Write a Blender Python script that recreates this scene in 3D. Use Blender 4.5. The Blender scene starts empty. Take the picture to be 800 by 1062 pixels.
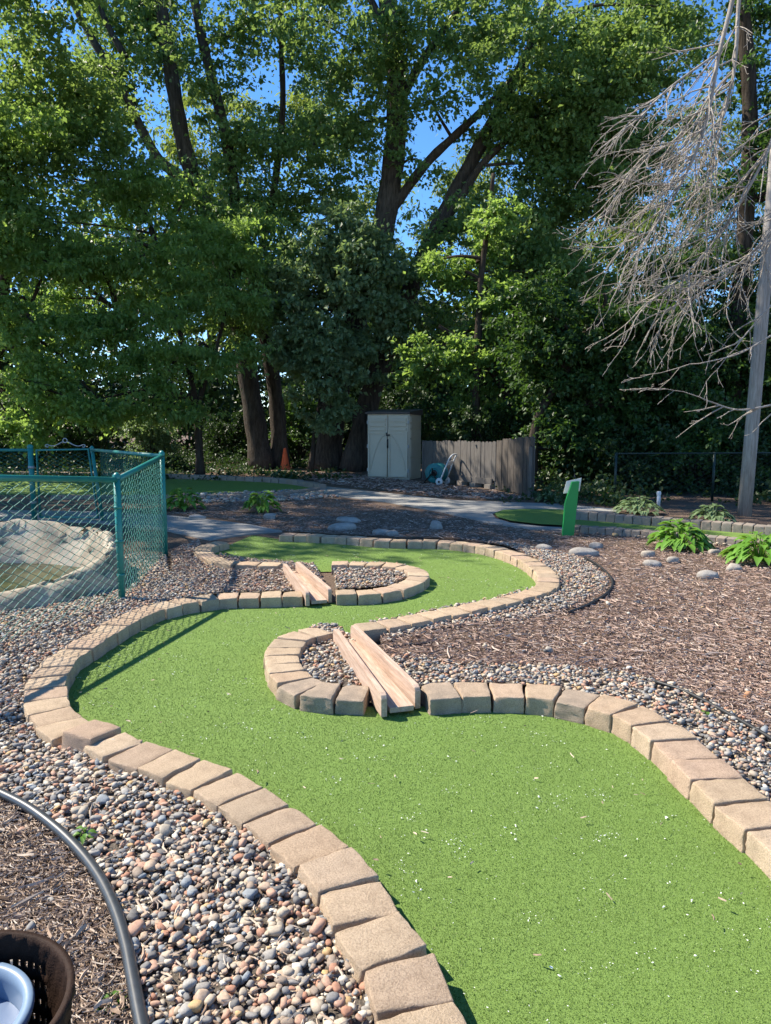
import bpy, bmesh, math, random
import numpy as np
from mathutils import Vector, Matrix, noise
from mathutils.geometry import tessellate_polygon

R = math.radians
SC = bpy.context.scene
COL = SC.collection
PI = math.pi
rng = np.random.default_rng(7)
random.seed(7)

# ------------------------------------------------------------------ camera
IW, IH, FPX, CAMH, PITCH = 800.0, 1062.0, 767.0, 1.6, R(7.06)

def ray(px, py):
    u = (px - IW / 2) / FPX
    v = (IH / 2 - py) / FPX
    c, s = math.cos(PITCH), math.sin(PITCH)
    return Vector((u, c + v * s, v * c - s))

def at(px, py, z=0.0):
    d = ray(px, py)
    t = (z - CAMH) / d.z
    return Vector((d.x * t, d.y * t, z))

def atY(px, py, Y):
    d = ray(px, py)
    t = Y / d.y
    return Vector((d.x * t, Y, CAMH + d.z * t))

def pxat(px, Y, z=0.0):
    """ground point at depth Y whose picture column is px"""
    c, s = math.cos(PITCH), math.sin(PITCH)
    zc = Y * c - (z - CAMH) * s
    return Vector(((px - IW / 2) / FPX * zc, Y, z))

cam_d = bpy.data.cameras.new('camera')
cam = bpy.data.objects.new('camera', cam_d)
COL.objects.link(cam)
cam.location = (0, 0, CAMH)
cam.rotation_euler = (R(90) - PITCH, 0, 0)
cam_d.sensor_fit = 'VERTICAL'
cam_d.sensor_height = 24.0
cam_d.lens = FPX / IH * 24.0
cam_d.clip_start = 0.05
cam_d.clip_end = 2000
SC.camera = cam

# ------------------------------------------------------------------ light
SUN_AZ = Vector((-0.945, 0.327, 0)).normalized()
SUN_EL = R(47)
sdir = Vector((SUN_AZ.x * math.cos(SUN_EL), SUN_AZ.y * math.cos(SUN_EL), math.sin(SUN_EL)))
sl = bpy.data.lights.new('sun', 'SUN')
sl.energy = 5.0
sl.angle = R(0.53)
sl.color = (1.0, 0.915, 0.78)
so = bpy.data.objects.new('sun', sl)
COL.objects.link(so)
so.rotation_euler = sdir.to_track_quat('Z', 'Y').to_euler()
so.location = (-20, 10, 30)
w = bpy.data.worlds.new('World')
SC.world = w
w.use_nodes = True
nt = w.node_tree
nt.nodes.clear()
sky = nt.nodes.new('ShaderNodeTexSky')
sky.sky_type = 'NISHITA'
sky.sun_disc = False
sky.sun_elevation = SUN_EL
sky.sun_rotation = math.atan2(SUN_AZ.x, SUN_AZ.y)
sky.air_density = 0.75
sky.dust_density = 0.0
sky.ozone_density = 4.0
bg = nt.nodes.new('ShaderNodeBackground')
bg.inputs[1].default_value = 0.135
wo = nt.nodes.new('ShaderNodeOutputWorld')
hs = nt.nodes.new('ShaderNodeHueSaturation')
hs.inputs['Saturation'].default_value = 1.18
nt.links.new(sky.outputs[0], hs.inputs['Color'])
nt.links.new(hs.outputs[0], bg.inputs[0])
nt.links.new(bg.outputs[0], wo.inputs[0])
SC.view_settings.view_transform = 'Standard'
SC.view_settings.look = 'None'
SC.view_settings.gamma = 1
SC.view_settings.exposure = 1.06
SC.render.engine = 'CYCLES'
SC.cycles.max_bounces = 6
SC.cycles.diffuse_bounces = 3
SC.cycles.glossy_bounces = 2
SC.cycles.transmission_bounces = 4
SC.cycles.caustics_reflective = False
SC.cycles.caustics_refractive = False
SC.cycles.use_denoising = True

# ------------------------------------------------------------------ materials
class NM:
    """small node-material helper"""
    def __init__(self, name):
        self.m = bpy.data.materials.new(name)
        self.m.use_nodes = True
        self.t = self.m.node_tree
        self.b = self.t.nodes['Principled BSDF']
        self.out = self.t.nodes['Material Output']
    def n(self, typ, **kw):
        nd = self.t.nodes.new(typ)
        for k, v in kw.items():
            setattr(nd, k, v)
        return nd
    def l(self, a, b):
        self.t.links.new(a, b)
    def coord(self, kind='Object', scale=(1, 1, 1)):
        tc = self.n('ShaderNodeTexCoord')
        mp = self.n('ShaderNodeMapping')
        mp.inputs['Scale'].default_value = scale
        self.l(tc.outputs[kind], mp.inputs[0])
        return mp.outputs[0]
    def noise(self, co, scale, detail=3, rough=0.55):
        nz = self.n('ShaderNodeTexNoise')
        nz.inputs['Scale'].default_value = scale
        nz.inputs['Detail'].default_value = detail
        nz.inputs['Roughness'].default_value = rough
        if co is not None:
            self.l(co, nz.inputs['Vector'])
        return nz.outputs['Fac']
    def ramp(self, fac, stops, interp='LINEAR'):
        r = self.n('ShaderNodeValToRGB')
        r.color_ramp.interpolation = interp
        e = r.color_ramp.elements
        while len(e) < len(stops):
            e.new(0.5)
        for el, (p, c) in zip(e, stops):
            el.position = p
            el.color = (*c, 1)
        self.l(fac, r.inputs[0])
        return r.outputs[0]
    def mix(self, fac, a, b, mode='MIX'):
        mx = self.n('ShaderNodeMix', data_type='RGBA', blend_type=mode)
        for sock, v in ((mx.inputs[0], fac), (mx.inputs[6], a), (mx.inputs[7], b)):
            if isinstance(v, (int, float)):
                sock.default_value = v
            elif isinstance(v, tuple):
                sock.default_value = (*v, 1)
            else:
                self.l(v, sock)
        return mx.outputs[2]
    def bump(self, h, strength=0.5, dist=0.01):
        bp = self.n('ShaderNodeBump')
        bp.inputs['Strength'].default_value = strength
        bp.inputs['Distance'].default_value = dist
        self.l(h, bp.inputs['Height'])
        self.l(bp.outputs[0], self.b.inputs['Normal'])
    def base(self, c):
        if isinstance(c, tuple):
            self.b.inputs['Base Color'].default_value = (*c, 1)
        else:
            self.l(c, self.b.inputs['Base Color'])
    def rough(self, v, spec=None):
        self.b.inputs['Roughness'].default_value = v
        if spec is not None:
            self.b.inputs['Specular IOR Level'].default_value = spec
    def island(self):
        return self.n('ShaderNodeNewGeometry').outputs['Random Per Island']
    def objrand(self):
        return self.n('ShaderNodeObjectInfo').outputs['Random']

def mat_plain(name, c, rough=0.6, var=0.15, scale=6, spec=0.4, bump=0.0):
    k = NM(name)
    co = k.coord()
    f = k.noise(co, scale, 5, 0.65)
    lo = tuple(x * (1 - var) for x in c)
    hi = tuple(min(1, x * (1 + var)) for x in c)
    k.base(k.ramp(f, [(0.3, lo), (0.7, hi)]))
    k.rough(rough, spec)
    if bump:
        k.bump(k.noise(co, scale * 8, 4), bump, 0.01)
    return k.m

def mat_leaf(name, dark, light, trans, tfac=0.35, rough=0.45):
    k = NM(name)
    f = k.island()
    co = k.coord('Object')
    big = k.noise(co, 0.35, 2)
    c1 = k.ramp(f, [(0.0, dark), (1.0, light)])
    c = k.mix(k.ramp(big, [(0.35, (0, 0, 0)), (0.65, (1, 1, 1))]), c1, k.mix(0.5, c1, light))
    k.base(c)
    k.rough(rough + .03, 0.38)
    tr = k.n('ShaderNodeBsdfTranslucent')
    tr.inputs[0].default_value = (*trans, 1)
    ms = k.n('ShaderNodeMixShader')
    ms.inputs[0].default_value = tfac
    k.l(k.b.outputs[0], ms.inputs[1])
    k.l(tr.outputs[0], ms.inputs[2])
    k.l(ms.outputs[0], k.out.inputs[0])
    return k.m

def mat_ground():
    k = NM('mulchy_soil')
    co = k.coord()
    a = k.noise(co, 55, 6, 0.7)
    b = k.noise(co, 1.3, 4)
    c = k.ramp(a, [(0.25, (0.05, 0.034, 0.025)), (0.5, (0.16, 0.112, 0.085)), (0.75, (0.30, 0.22, 0.17))])
    k.base(k.mix(k.ramp(b, [(0.4, (0, 0, 0)), (0.7, (.35, .35, .35))]), c, (0.16, 0.125, 0.09)))
    k.rough(0.95, 0.1)
    k.bump(k.noise(co, 45, 6, 0.75), 0.9, 0.03)
    return k.m

def mat_gravelbed():
    k = NM('gravel_grit')
    co = k.coord()
    a = k.noise(co, 90, 5, 0.7)
    k.base(k.ramp(a, [(0.3, (0.05, 0.042, 0.035)), (0.55, (0.16, 0.135, 0.11)), (0.75, (0.3, 0.26, 0.22))]))
    k.rough(0.95, 0.1)
    k.bump(a, 0.8, 0.02)
    return k.m

def mat_pebble():
    k = NM('river_pebbles')
    f = k.island()
    stops = [(0.00, (0.300, 0.282, 0.258)), (.09, (0.480, 0.360, 0.264)), (.20, (0.222, 0.216, 0.210)), (.27, (0.504, 0.426, 0.324)),
             (.37, (0.372, 0.354, 0.324)), (.45, (0.480, 0.300, 0.216)), (.55, (0.312, 0.246, 0.192)), (.63, (0.258, 0.282, 0.300)),
             (.70, (0.600, 0.534, 0.432)), (.77, (0.408, 0.354, 0.282)), (.84, (0.432, 0.228, 0.150)), (.90, (0.660, 0.624, 0.540)),
             (.925, (0.168, 0.162, 0.156)), (.97, (0.540, 0.372, 0.192))]
    c = k.ramp(f, stops, 'CONSTANT')
    co = k.coord()
    v = k.noise(co, 120, 4, 0.65)
    c = k.mix(0.55, c, k.ramp(v, [(0.3, (.45, .44, .42)), (0.7, (1, 1, 1))]), 'MULTIPLY')
    k.base(c)
    k.rough(0.75, 0.25)
    k.bump(v, 0.25, 0.004)
    return k.m

def mat_chip(name, stops):
    k = NM(name)
    f = k.island()
    c = k.ramp(f, stops)
    co = k.coord()
    k.base(k.mix(0.4, c, k.ramp(k.noise(co, 150, 3), [(0.3, (.5, .5, .5)), (.7, (1, 1, 1))]), 'MULTIPLY'))
    k.rough(0.9, 0.15)
    return k.m

def mat_turf():
    k = NM('artificial_turf')
    co = k.coord()
    a = k.noise(co, 260, 3, 0.7)
    b = k.noise(co, 2.2, 4)
    c = k.ramp(a, [(0.3, (.085, .14, .028)), (0.55, (.16, .25, .058)), (0.75, (.26, .35, .11))])
    k.base(k.mix(k.ramp(b, [(0.35, (0, 0, 0)), (.7, (.3, .3, .3))]), c, (.17, .28, .06)))
    k.rough(0.8, 0.2)
    k.bump(a, 0.6, 0.008)
    return k.m

def mat_blade():
    k = NM('turf_fibre')
    f = k.island()
    co = k.coord()
    pile = k.noise(co, 1.7, 4, .6)
    c = k.ramp(f, [(0, (.058, .105, .013)), (.45, (.128, .213, .031)), (.88, (.20, .295, .062)), (1, (.42, .46, .25))])
    k.base(k.mix(k.ramp(pile, [(.38, (0, 0, 0)), (.66, (.2, .2, .2))]), c, (.22, .31, .08)))
    k.rough(0.55, 0.35)
    return k.m

def mat_block():
    k = NM('concrete_edging')
    r = k.objrand()
    c = k.ramp(r, [(0, (.46, .35, .24)), (.2, (.57, .44, .305)), (.4, (.51, .375, .26)), (.6, (.58, .46, .325)), (.8, (.53, .385, .28)), (1, (.46, .365, .26))])
    co = k.coord()
    sp = k.noise(co, 170, 5, 0.8)
    st = k.noise(co, 9, 4, 0.6)
    c = k.mix(0.65, c, k.ramp(sp, [(0.36, (.36, .34, .32)), (.56, (1, 1, 1))]), 'MULTIPLY')
    c = k.mix(0.5, c, k.ramp(st, [(0.3, (.55, .52, .5)), (.55, (1, 1, 1))]), 'MULTIPLY')
    k.base(c)
    k.rough(0.92, 0.12)
    k.bump(sp, 0.9, 0.008)
    return k.m

def mat_stained():
    k = NM('stained_concrete_edging')
    co = k.coord()
    sp = k.noise(co, 150, 5, 0.8)
    c = k.ramp(k.noise(co, 7, 4, .6), [(.35, (.30, .245, .19)), (.65, (.48, .375, .28))])
    k.base(k.mix(0.6, c, k.ramp(sp, [(0.35, (.4, .38, .36)), (.6, (1, 1, 1))]), 'MULTIPLY'))
    k.rough(0.92, 0.12)
    k.bump(sp, 0.8, 0.008)
    return k.m

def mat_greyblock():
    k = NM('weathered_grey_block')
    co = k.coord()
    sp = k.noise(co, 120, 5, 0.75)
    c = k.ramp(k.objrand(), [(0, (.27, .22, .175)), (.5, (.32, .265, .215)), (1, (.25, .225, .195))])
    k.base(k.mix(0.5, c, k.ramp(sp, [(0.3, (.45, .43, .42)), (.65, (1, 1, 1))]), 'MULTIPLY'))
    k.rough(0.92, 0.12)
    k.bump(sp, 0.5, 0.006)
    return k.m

def mat_wood(name, dark, light, axis=0, scale=1.0, rough=0.75):
    k = NM(name)
    s = [14 * scale] * 3
    s[axis] = 1.1 * scale
    co = k.coord('Object', tuple(s))
    g = k.noise(co, 3.2, 6, 0.65)
    gr = k.noise(co, 12, 3, 0.6)
    c = k.ramp(g, [(0.3, dark), (0.65, light)])
    k.base(k.mix(0.3, c, k.ramp(gr, [(0.35, (.5, .47, .45)), (.6, (1, 1, 1))]), 'MULTIPLY'))
    k.rough(rough, 0.2)
    k.bump(gr, 0.25, 0.004)
    return k.m

def mat_bark(name, dark, light):
    k = NM(name)
    co = k.coord('Object', (7, 7, 1.1))
    g = k.noise(co, 2.2, 7, 0.7)
    k.base(k.ramp(g, [(0.3, dark), (0.68, light)]))
    k.rough(0.95, 0.1)
    k.bump(g, 1.0, 0.06)
    return k.m

def mat_stone(name, dark, light, scale=5, bump=0.6):
    k = NM(name)
    co = k.coord()
    g = k.noise(co, scale, 7, 0.65)
    h = k.noise(co, scale * 9, 5, 0.7)
    c = k.ramp(g, [(0.3, dark), (0.68, light)])
    k.base(k.mix(0.4, c, k.ramp(h, [(0.3, (.5, .49, .47)), (.65, (1, 1, 1))]), 'MULTIPLY'))
    k.rough(0.9, 0.15)
    k.bump(h, bump, 0.012)
    return k.m

def mat_pond():
    k = NM('pond_shotcrete')
    co = k.coord()
    g = k.noise(co, 2.6, 6, 0.6)
    h = k.noise(co, 22, 5, 0.7)
    w_ = k.noise(co, 1.5, 2, 0.5)
    c = k.ramp(g, [(0.28, (.22, .185, .14)), (0.5, (.37, .32, .245)), (.7, (.47, .42, .34))])
    c = k.mix(k.ramp(w_, [(0.62, (0, 0, 0)), (.66, (.9, .9, .9))]), c, (.62, .62, .60))
    k.base(k.mix(0.45, c, k.ramp(h, [(0.3, (.5, .49, .46)), (.62, (1, 1, 1))]), 'MULTIPLY'))
    k.rough(0.85, 0.2)
    k.bump(h, 0.6, 0.02)
    return k.m

def mat_water():
    k = NM('murky_pond_water')
    co = k.coord()
    g = k.noise(co, 4, 5, 0.65)
    k.base(k.ramp(g, [(0.35, (.025, .03, .008)), (.6, (.06, .065, .016)), (.75, (.11, .11, .03))]))
    k.rough(0.12, 0.25)
    k.bump(k.noise(co, 9, 2), 0.08, 0.01)
    return k.m

def mat_concrete():
    k = NM('path_concrete')
    co = k.coord()
    g = k.noise(co, 1.4, 6, 0.6)
    h = k.noise(co, 110, 4, 0.7)
    c = k.ramp(g, [(0.3, (.24, .232, .215)), (.7, (.36, .347, .32))])
    k.base(k.mix(0.3, c, k.ramp(h, [(0.3, (.6, .6, .6)), (.6, (1, 1, 1))]), 'MULTIPLY'))
    k.rough(0.9, 0.15)
    return k.m

M = dict(
    ground=mat_ground(), grit=mat_gravelbed(), pebble=mat_pebble(), chip=mat_chip('bark_chips', [(0, (.085, .052, .04)), (.3, (.23, .15, .118)), (.6, (.35, .245, .195)), (.86, (.46, .35, .285)), (1, (.58, .48, .40))]),
    chip_tan=mat_chip('dry_wood_chips', [(0, (.09, .06, .042)), (.25, (.29, .205, .145)), (.55, (.46, .345, .255)), (.85, (.58, .465, .355)), (1, (.66, .56, .45))]), turf=mat_turf(), blade=mat_blade(),
    block=mat_block(), stained=mat_stained(), greyblock=mat_greyblock(), cedar=mat_wood('cedar_board', (.33, .225, .165), (.55, .415, .325), 1),
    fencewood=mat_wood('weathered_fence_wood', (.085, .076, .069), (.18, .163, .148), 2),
    fencewood_shaded=mat_wood('shaded_fence_wood', (.055, .047, .04), (.13, .112, .098), 2),  # same boards darkened: the near panel's shade is put into the colour
    polewood=mat_wood('grey_pole_wood', (.22, .195, .17), (.42, .385, .35), 2, 0.8),
    bark=mat_bark('cottonwood_bark', (.028, .023, .019), (.125, .104, .086)),
    bark2=mat_bark('maple_bark', (.022, .017, .013), (.085, .068, .054)),
    deadwood=mat_bark('bleached_twigs', (.30, .26, .22), (.52, .47, .41)),
    pond=mat_pond(), water=mat_water(), concrete=mat_concrete(),
    teal=mat_plain('teal_vinyl_coating', (.014, .19, .165), .38, .2, 5, .5),
    tealmesh=mat_plain('teal_coated_wire', (.03, .16, .13), .6, .25, 3, .25),
    galv=mat_plain('galvanised_steel', (.33, .35, .35), .4, .2, 5, .5),
    darkgreen=mat_plain('dark_green_wire', (.008, .025, .022), .5, .2, 4),
    hose=mat_plain('black_poly_pipe', (.035, .04, .047), .36, .25, 30, .6),
    edging=mat_plain('black_edging_plastic', (.022, .023, .025), .5, .2, 12, .4),
    shed=mat_plain('beige_resin', (.50, .445, .335), .55, .06, 2, .4),
    shedroof=mat_plain('brown_resin_roof', (.075, .062, .055), .6, .15, 4, .3),
    black=mat_plain('black_plastic', (.012, .012, .013), .45, .2, 10),
    white=mat_plain('white_plastic', (.62, .63, .62), .45, .06, 6),
    tealhose=mat_plain('teal_garden_hose', (.01, .16, .17), .4, .2, 10, .5),
    tealdrum=mat_plain('teal_reel_plastic', (.012, .15, .16), .45, .15, 5, .4),
    orange=mat_plain('orange_cone_rubber', (.85, .15, .05), .5, .1, 8, .4),
    signgreen=mat_plain('green_painted_post', (.01, .27, .055), .42, .1, 5, .45),
    signwhite=mat_plain('cream_sign_plate', (.60, .60, .50), .5, .06, 8),
    brownbin=mat_plain('brown_woven_plastic', (.03, .017, .012), .7, .3, 25, .12, .25),
    bluepail=mat_plain('blue_grey_pail', (.17, .25, .36), .42, .08, 5, .5),
    darkpail=mat_plain('dark_blue_liquid', (.13, .18, .28), .35, .1, 5, .5),
    fluff=mat_plain('seed_fluff', (.72, .74, .66), .9, .08, 30, .1),
    leaf_cotton=mat_leaf('cottonwood_leaf', (.06, .12, .035), (.145, .24, .078), (.34, .49, .10)),
    leaf_elder=mat_leaf('boxelder_leaf', (.075, .145, .042), (.165, .27, .085), (.36, .54, .10), .48),
    leaf_blue=mat_leaf('bluish_cottonwood_leaf', (.085, .15, .07), (.18, .26, .135), (.28, .40, .12), .4),
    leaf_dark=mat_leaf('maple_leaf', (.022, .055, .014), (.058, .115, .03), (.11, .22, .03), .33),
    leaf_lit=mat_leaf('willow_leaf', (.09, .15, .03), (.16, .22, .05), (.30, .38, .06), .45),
    leaf_shaded=mat_leaf('shade_tinted_leaf', (.016, .036, .011), (.042, .08, .022), (.06, .12, .02), .25),  # darker green: the wood's shade is put into this leaf colour
    hosta=mat_leaf('hosta_leaf', (.08, .20, .02), (.16, .33, .05), (.26, .44, .05), .3, .4),
    palehosta=mat_leaf('pale_perennial_leaf', (.10, .17, .07), (.20, .27, .13), (.2, .3, .1), .25, .5),
    weed=mat_leaf('weed_leaf', (.07, .16, .02), (.13, .26, .04), (.2, .38, .04), .3),
    stone=mat_stone('grey_field_stone', (.24, .22, .20), (.44, .41, .37)),
    tanstone=mat_stone('tan_field_stone', (.28, .245, .205), (.46, .42, .36)),
    orangestone=mat_stone('orange_stone', (.38, .19, .10), (.52, .29, .17)),
)

# ------------------------------------------------------------------ object helpers
def link(o, parent=None):
    COL.objects.link(o)
    if parent is not None:
        o.parent = parent
    return o

def tag(o, label, cat, group=None, kind=None):
    o['label'] = label
    o['category'] = cat
    if group:
        o['group'] = group
    if kind:
        o['kind'] = kind
    return o

def thing(name, label, cat, loc=(0, 0, 0), rz=0.0, group=None):
    o = bpy.data.objects.new(name, None)
    o.empty_display_size = 0.2
    link(o)
    o.location = loc
    o.rotation_euler = (0, 0, rz)
    return tag(o, label, cat, group)

def np_mesh(name, V, F, smooth=False):
    """V (n,3); F (m,k) array of equal-size faces"""
    me = bpy.data.meshes.new(name)
    V = np.asarray(V, dtype=np.float32)
    F = np.asarray(F, dtype=np.int32)
    me.vertices.add(len(V))
    me.vertices.foreach_set('co', V.ravel())
    m, k = F.shape
    me.loops.add(m * k)
    me.loops.foreach_set('vertex_index', F.ravel())
    me.polygons.add(m)
    me.polygons.foreach_set('loop_start', np.arange(0, m * k, k, dtype=np.int32))
    me.polygons.foreach_set('use_smooth', np.full(m, smooth, dtype=bool))
    me.update(calc_edges=True)
    me.validate()
    return me

def np_obj(name, V, F, mat, parent=None, smooth=False):
    me = np_mesh(name, V, F, smooth)
    me.materials.append(mat)
    return link(bpy.data.objects.new(name, me), parent)

class MB:
    """collects verts/faces for one mesh"""
    def __init__(self):
        self.v, self.f, self.s = [], [], []
    def add(self, vs, fs, smooth=False):
        b = len(self.v)
        self.v += [tuple(p) for p in vs]
        self.f += [tuple(i + b for i in q) for q in fs]
        self.s += [smooth] * len(fs)
        return self
    def box(self, c, s, rot=None, taper=1.0):
        hx, hy, hz = s[0] / 2, s[1] / 2, s[2] / 2
        P = []
        for z in (-hz, hz):
            k = 1.0 if z < 0 else taper
            for x, y in ((-hx, -hy), (hx, -hy), (hx, hy), (-hx, hy)):
                p = Vector((x * k, y * k, z))
                if rot is not None:
                    p = rot @ p
                P.append(p + Vector(c))
        return self.add(P, [(0, 3, 2, 1), (4, 5, 6, 7), (0, 1, 5, 4), (1, 2, 6, 5), (2, 3, 7, 6), (3, 0, 4, 7)])
    def tube(self, pts, rad, n=8, cap=True, smooth=True):
        pts = [Vector(p) for p in pts]
        if not hasattr(rad, '__len__'):
            rad = [rad] * len(pts)
        V, F = [], []
        t0 = (pts[1] - pts[0]).normalized()
        up = Vector((0, 0, 1)) if abs(t0.z) < 0.9 else Vector((1, 0, 0))
        nrm = t0.cross(up).normalized()
        for i, p in enumerate(pts):
            if i == 0:
                t = t0
            elif i == len(pts) - 1:
                t = (pts[i] - pts[i - 1]).normalized()
            else:
                t = ((pts[i + 1] - pts[i]).normalized() + (pts[i] - pts[i - 1]).normalized())
                t = t.normalized() if t.length > 1e-6 else t0
            nrm = nrm - t * nrm.dot(t)
            nrm = nrm.normalized() if nrm.length > 1e-6 else t.orthogonal().normalized()
            bn = t.cross(nrm)
            for k in range(n):
                a = 2 * PI * k / n
                V.append(p + (nrm * math.cos(a) + bn * math.sin(a)) * rad[i])
        for i in range(len(pts) - 1):
            for k in range(n):
                a, b = i * n + k, i * n + (k + 1) % n
                F.append((a, b, b + n, a + n))
        self.add(V, F, smooth)
        if cap:
            o = len(self.v) - len(V)
            self.f.append(tuple(o + k for k in reversed(range(n))))
            self.f.append(tuple(o + (len(pts) - 1) * n + k for k in range(n)))
            self.s += [False, False]
        return self
    def lathe(self, prof, n=24, c=(0, 0, 0), axis='z', smooth=True):
        V, F = [], []
        for r, h in prof:
            for k in range(n):
                a = 2 * PI * k / n
                if axis == 'z':
                    p = (c[0] + r * math.cos(a), c[1] + r * math.sin(a), c[2] + h)
                else:
                    p = (c[0] + h, c[1] + r * math.cos(a), c[2] + r * math.sin(a))
                V.append(p)
        for i in range(len(prof) - 1):
            for k in range(n):
                a, b = i * n + k, i * n + (k + 1) % n
                F.append((a, b, b + n, a + n))
        return self.add(V, F, smooth)
    def build(self, name, mat, parent=None, bevel=0.0):
        me = bpy.data.meshes.new(name)
        me.from_pydata(self.v, [], self.f)
        me.polygons.foreach_set('use_smooth', self.s)
        me.update()
        if bevel:
            bm = bmesh.new()
            bm.from_mesh(me)
            ed = [e for e in bm.edges if len(e.link_faces) == 2 and e.calc_face_angle(0) > 0.6]
            bmesh.ops.bevel(bm, geom=ed, offset=bevel, segments=2, profile=0.6, affect='EDGES', clamp_overlap=True)
            bm.to_mesh(me)
            bm.free()
        me.materials.append(mat)
        return link(bpy.data.objects.new(name, me), parent)

def dup(root, label, loc=None, rz=None):
    c = root.copy()
    link(c)
    c['label'] = label
    if loc is not None:
        c.location = loc
    if rz is not None:
        c.rotation_euler = (0, 0, rz)
    for ch in list(root.children):
        d = ch.copy()
        link(d, c)
        for g in list(ch.children):
            e = g.copy()
            link(e, d)
    return c

def catmull(P, per=12):
    P = [np.array(p, float) for p in P]
    P = [2 * P[0] - P[1]] + P + [2 * P[-1] - P[-2]]
    out = []
    for i in range(1, len(P) - 2):
        a, b, c, d = P[i - 1], P[i], P[i + 1], P[i + 2]
        for k in range(per):
            t = k / per
            out.append(0.5 * (2 * b + (c - a) * t + (2 * a - 5 * b + 4 * c - d) * t * t + (3 * b - a - 3 * c + d) * t ** 3))
    out.append(P[-2])
    return np.array(out)

def resample(D, s):
    L = np.concatenate([[0], np.cumsum(np.linalg.norm(np.diff(D, axis=0), axis=1))])
    return np.stack([np.interp(s, L, D[:, k]) for k in range(D.shape[1])], 1), L[-1]

def gpoly(pix, z=0.0):
    return [at(x, y, z) for x, y in pix]

def sheet(name, pts, z, mat, label, cat, thick=0.0):
    pts = [Vector((p[0], p[1], z)) for p in pts]
    tris = tessellate_polygon([pts])
    me = bpy.data.meshes.new(name)
    n = len(pts)
    V = [tuple(p) for p in pts]
    F = []
    area = sum(pts[i].x * pts[(i + 1) % n].y - pts[(i + 1) % n].x * pts[i].y for i in range(n))
    for t in tris:
        a, b, c = (pts[i] for i in t)
        F.append(tuple(t) if (b - a).cross(c - a).z > 0 else tuple(reversed(t)))
    if thick:
        V += [(p.x, p.y, z - thick) for p in pts]
        for i in range(n):
            j = (i + 1) % n
            F.append((i, i + n, j + n, j) if area > 0 else (i, j, j + n, i + n))
    me.from_pydata(V, [], F)
    me.update()
    me.materials.append(mat)
    o = link(bpy.data.objects.new(name, me))
    return tag(o, label, cat, kind='structure')

def inside(poly, X, Y):
    x = np.array([p[0] for p in poly]); y = np.array([p[1] for p in poly])
    res = np.zeros(len(X), bool)
    j = len(x) - 1
    for i in range(len(x)):
        c = ((y[i] > Y) != (y[j] > Y))
        d = y[j] - y[i]
        d = d if abs(d) > 1e-12 else 1e-12
        res ^= c & (X < (x[j] - x[i]) * (Y - y[i]) / d + x[i])
        j = i
    return res

def scatter(poly, dens, near=None, seed=0):
    """random points in a polygon; near=Y below which density is full, falling as 1/Y^2 beyond"""
    g = np.random.default_rng(seed)
    x = [p[0] for p in poly]; y = [p[1] for p in poly]
    A = (max(x) - min(x)) * (max(y) - min(y))
    n = int(A * dens)
    X = g.uniform(min(x), max(x), n); Y = g.uniform(min(y), max(y), n)
    k = inside(poly, X, Y)
    if near:
        k &= g.random(n) < np.clip((near / np.maximum(Y, .1)) ** 2, 0, 1)
    return np.stack([X[k], Y[k]], 1)

ORD = ['first', 'second', 'third', 'fourth', 'fifth', 'sixth', 'seventh', 'eighth', 'ninth', 'tenth', 'eleventh', 'twelfth', 'thirteenth',
       'fourteenth', 'fifteenth', 'sixteenth', 'seventeenth', 'eighteenth', 'nineteenth']
TENS = {2: 'twent', 3: 'thirt', 4: 'fort', 5: 'fift', 6: 'sixt'}
def ordinal(i):
    n = i + 1
    if n < 20:
        return ORD[n - 1]
    t, u = divmod(n, 10)
    return TENS[t] + 'ieth' if u == 0 else TENS[t] + 'y-' + ORD[u - 1]

# ------------------------------------------------------------------ ground
def build_ground():
    n = 60
    xs = np.concatenate([np.linspace(-300, -20, 12), np.linspace(-18, 18, 40), np.linspace(20, 300, 12)])
    ys = np.concatenate([np.linspace(-60, -3, 6), np.linspace(-2, 40, 50), np.linspace(45, 500, 14)])
    XX, YY = np.meshgrid(xs, ys)
    Z = np.zeros_like(XX)
    V = np.stack([XX.ravel(), YY.ravel(), Z.ravel()], 1)
    nx, ny = len(xs), len(ys)
    i = np.arange(nx * ny).reshape(ny, nx)
    F = np.stack([i[:-1, :-1].ravel(), i[:-1, 1:].ravel(), i[1:, 1:].ravel(), i[1:, :-1].ravel()], 1)
    o = np_obj('ground', V, F, M['ground'])
    tag(o, 'brown bark mulch and leaf litter covering the ground', 'ground', kind='structure')
build_ground()

# rows of edging blocks, as picture points of the block tops (top is about 9 cm up)
ZT = 0.092
ROW_LEFT = [(470, 1150), (450, 1095), (430, 1045), (412, 1000), (384, 962), (364, 925), (338, 893), (308, 868), (279, 846), (250, 828), (222, 811), (190, 799),
            (160, 788), (130, 779), (103, 767), (72, 757), (60, 746), (50, 734), (48, 722), (48, 711), (54, 699), (63, 686), (77, 676), (93, 666), (108, 657),
            (122, 648), (137, 641), (153, 634), (170, 629), (188, 625), (207, 622), (229, 619.5), (248, 618.5), (267, 618), (286, 617.5), (304, 617)]
ROW_TIP1 = [(359, 615.5), (377, 615), (394, 613.5), (410, 610.5), (422, 606.5), (431, 602), (434, 596.5), (429, 591.5), (419, 588.5), (403, 586.5), (386, 585.5), (369, 585), (353, 585)]
ROW_UP1 = [(281, 586), (266, 585.5), (251, 585), (236, 583.5), (222, 580), (214, 575.5), (211, 571), (215, 567), (226, 563.5)]
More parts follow.
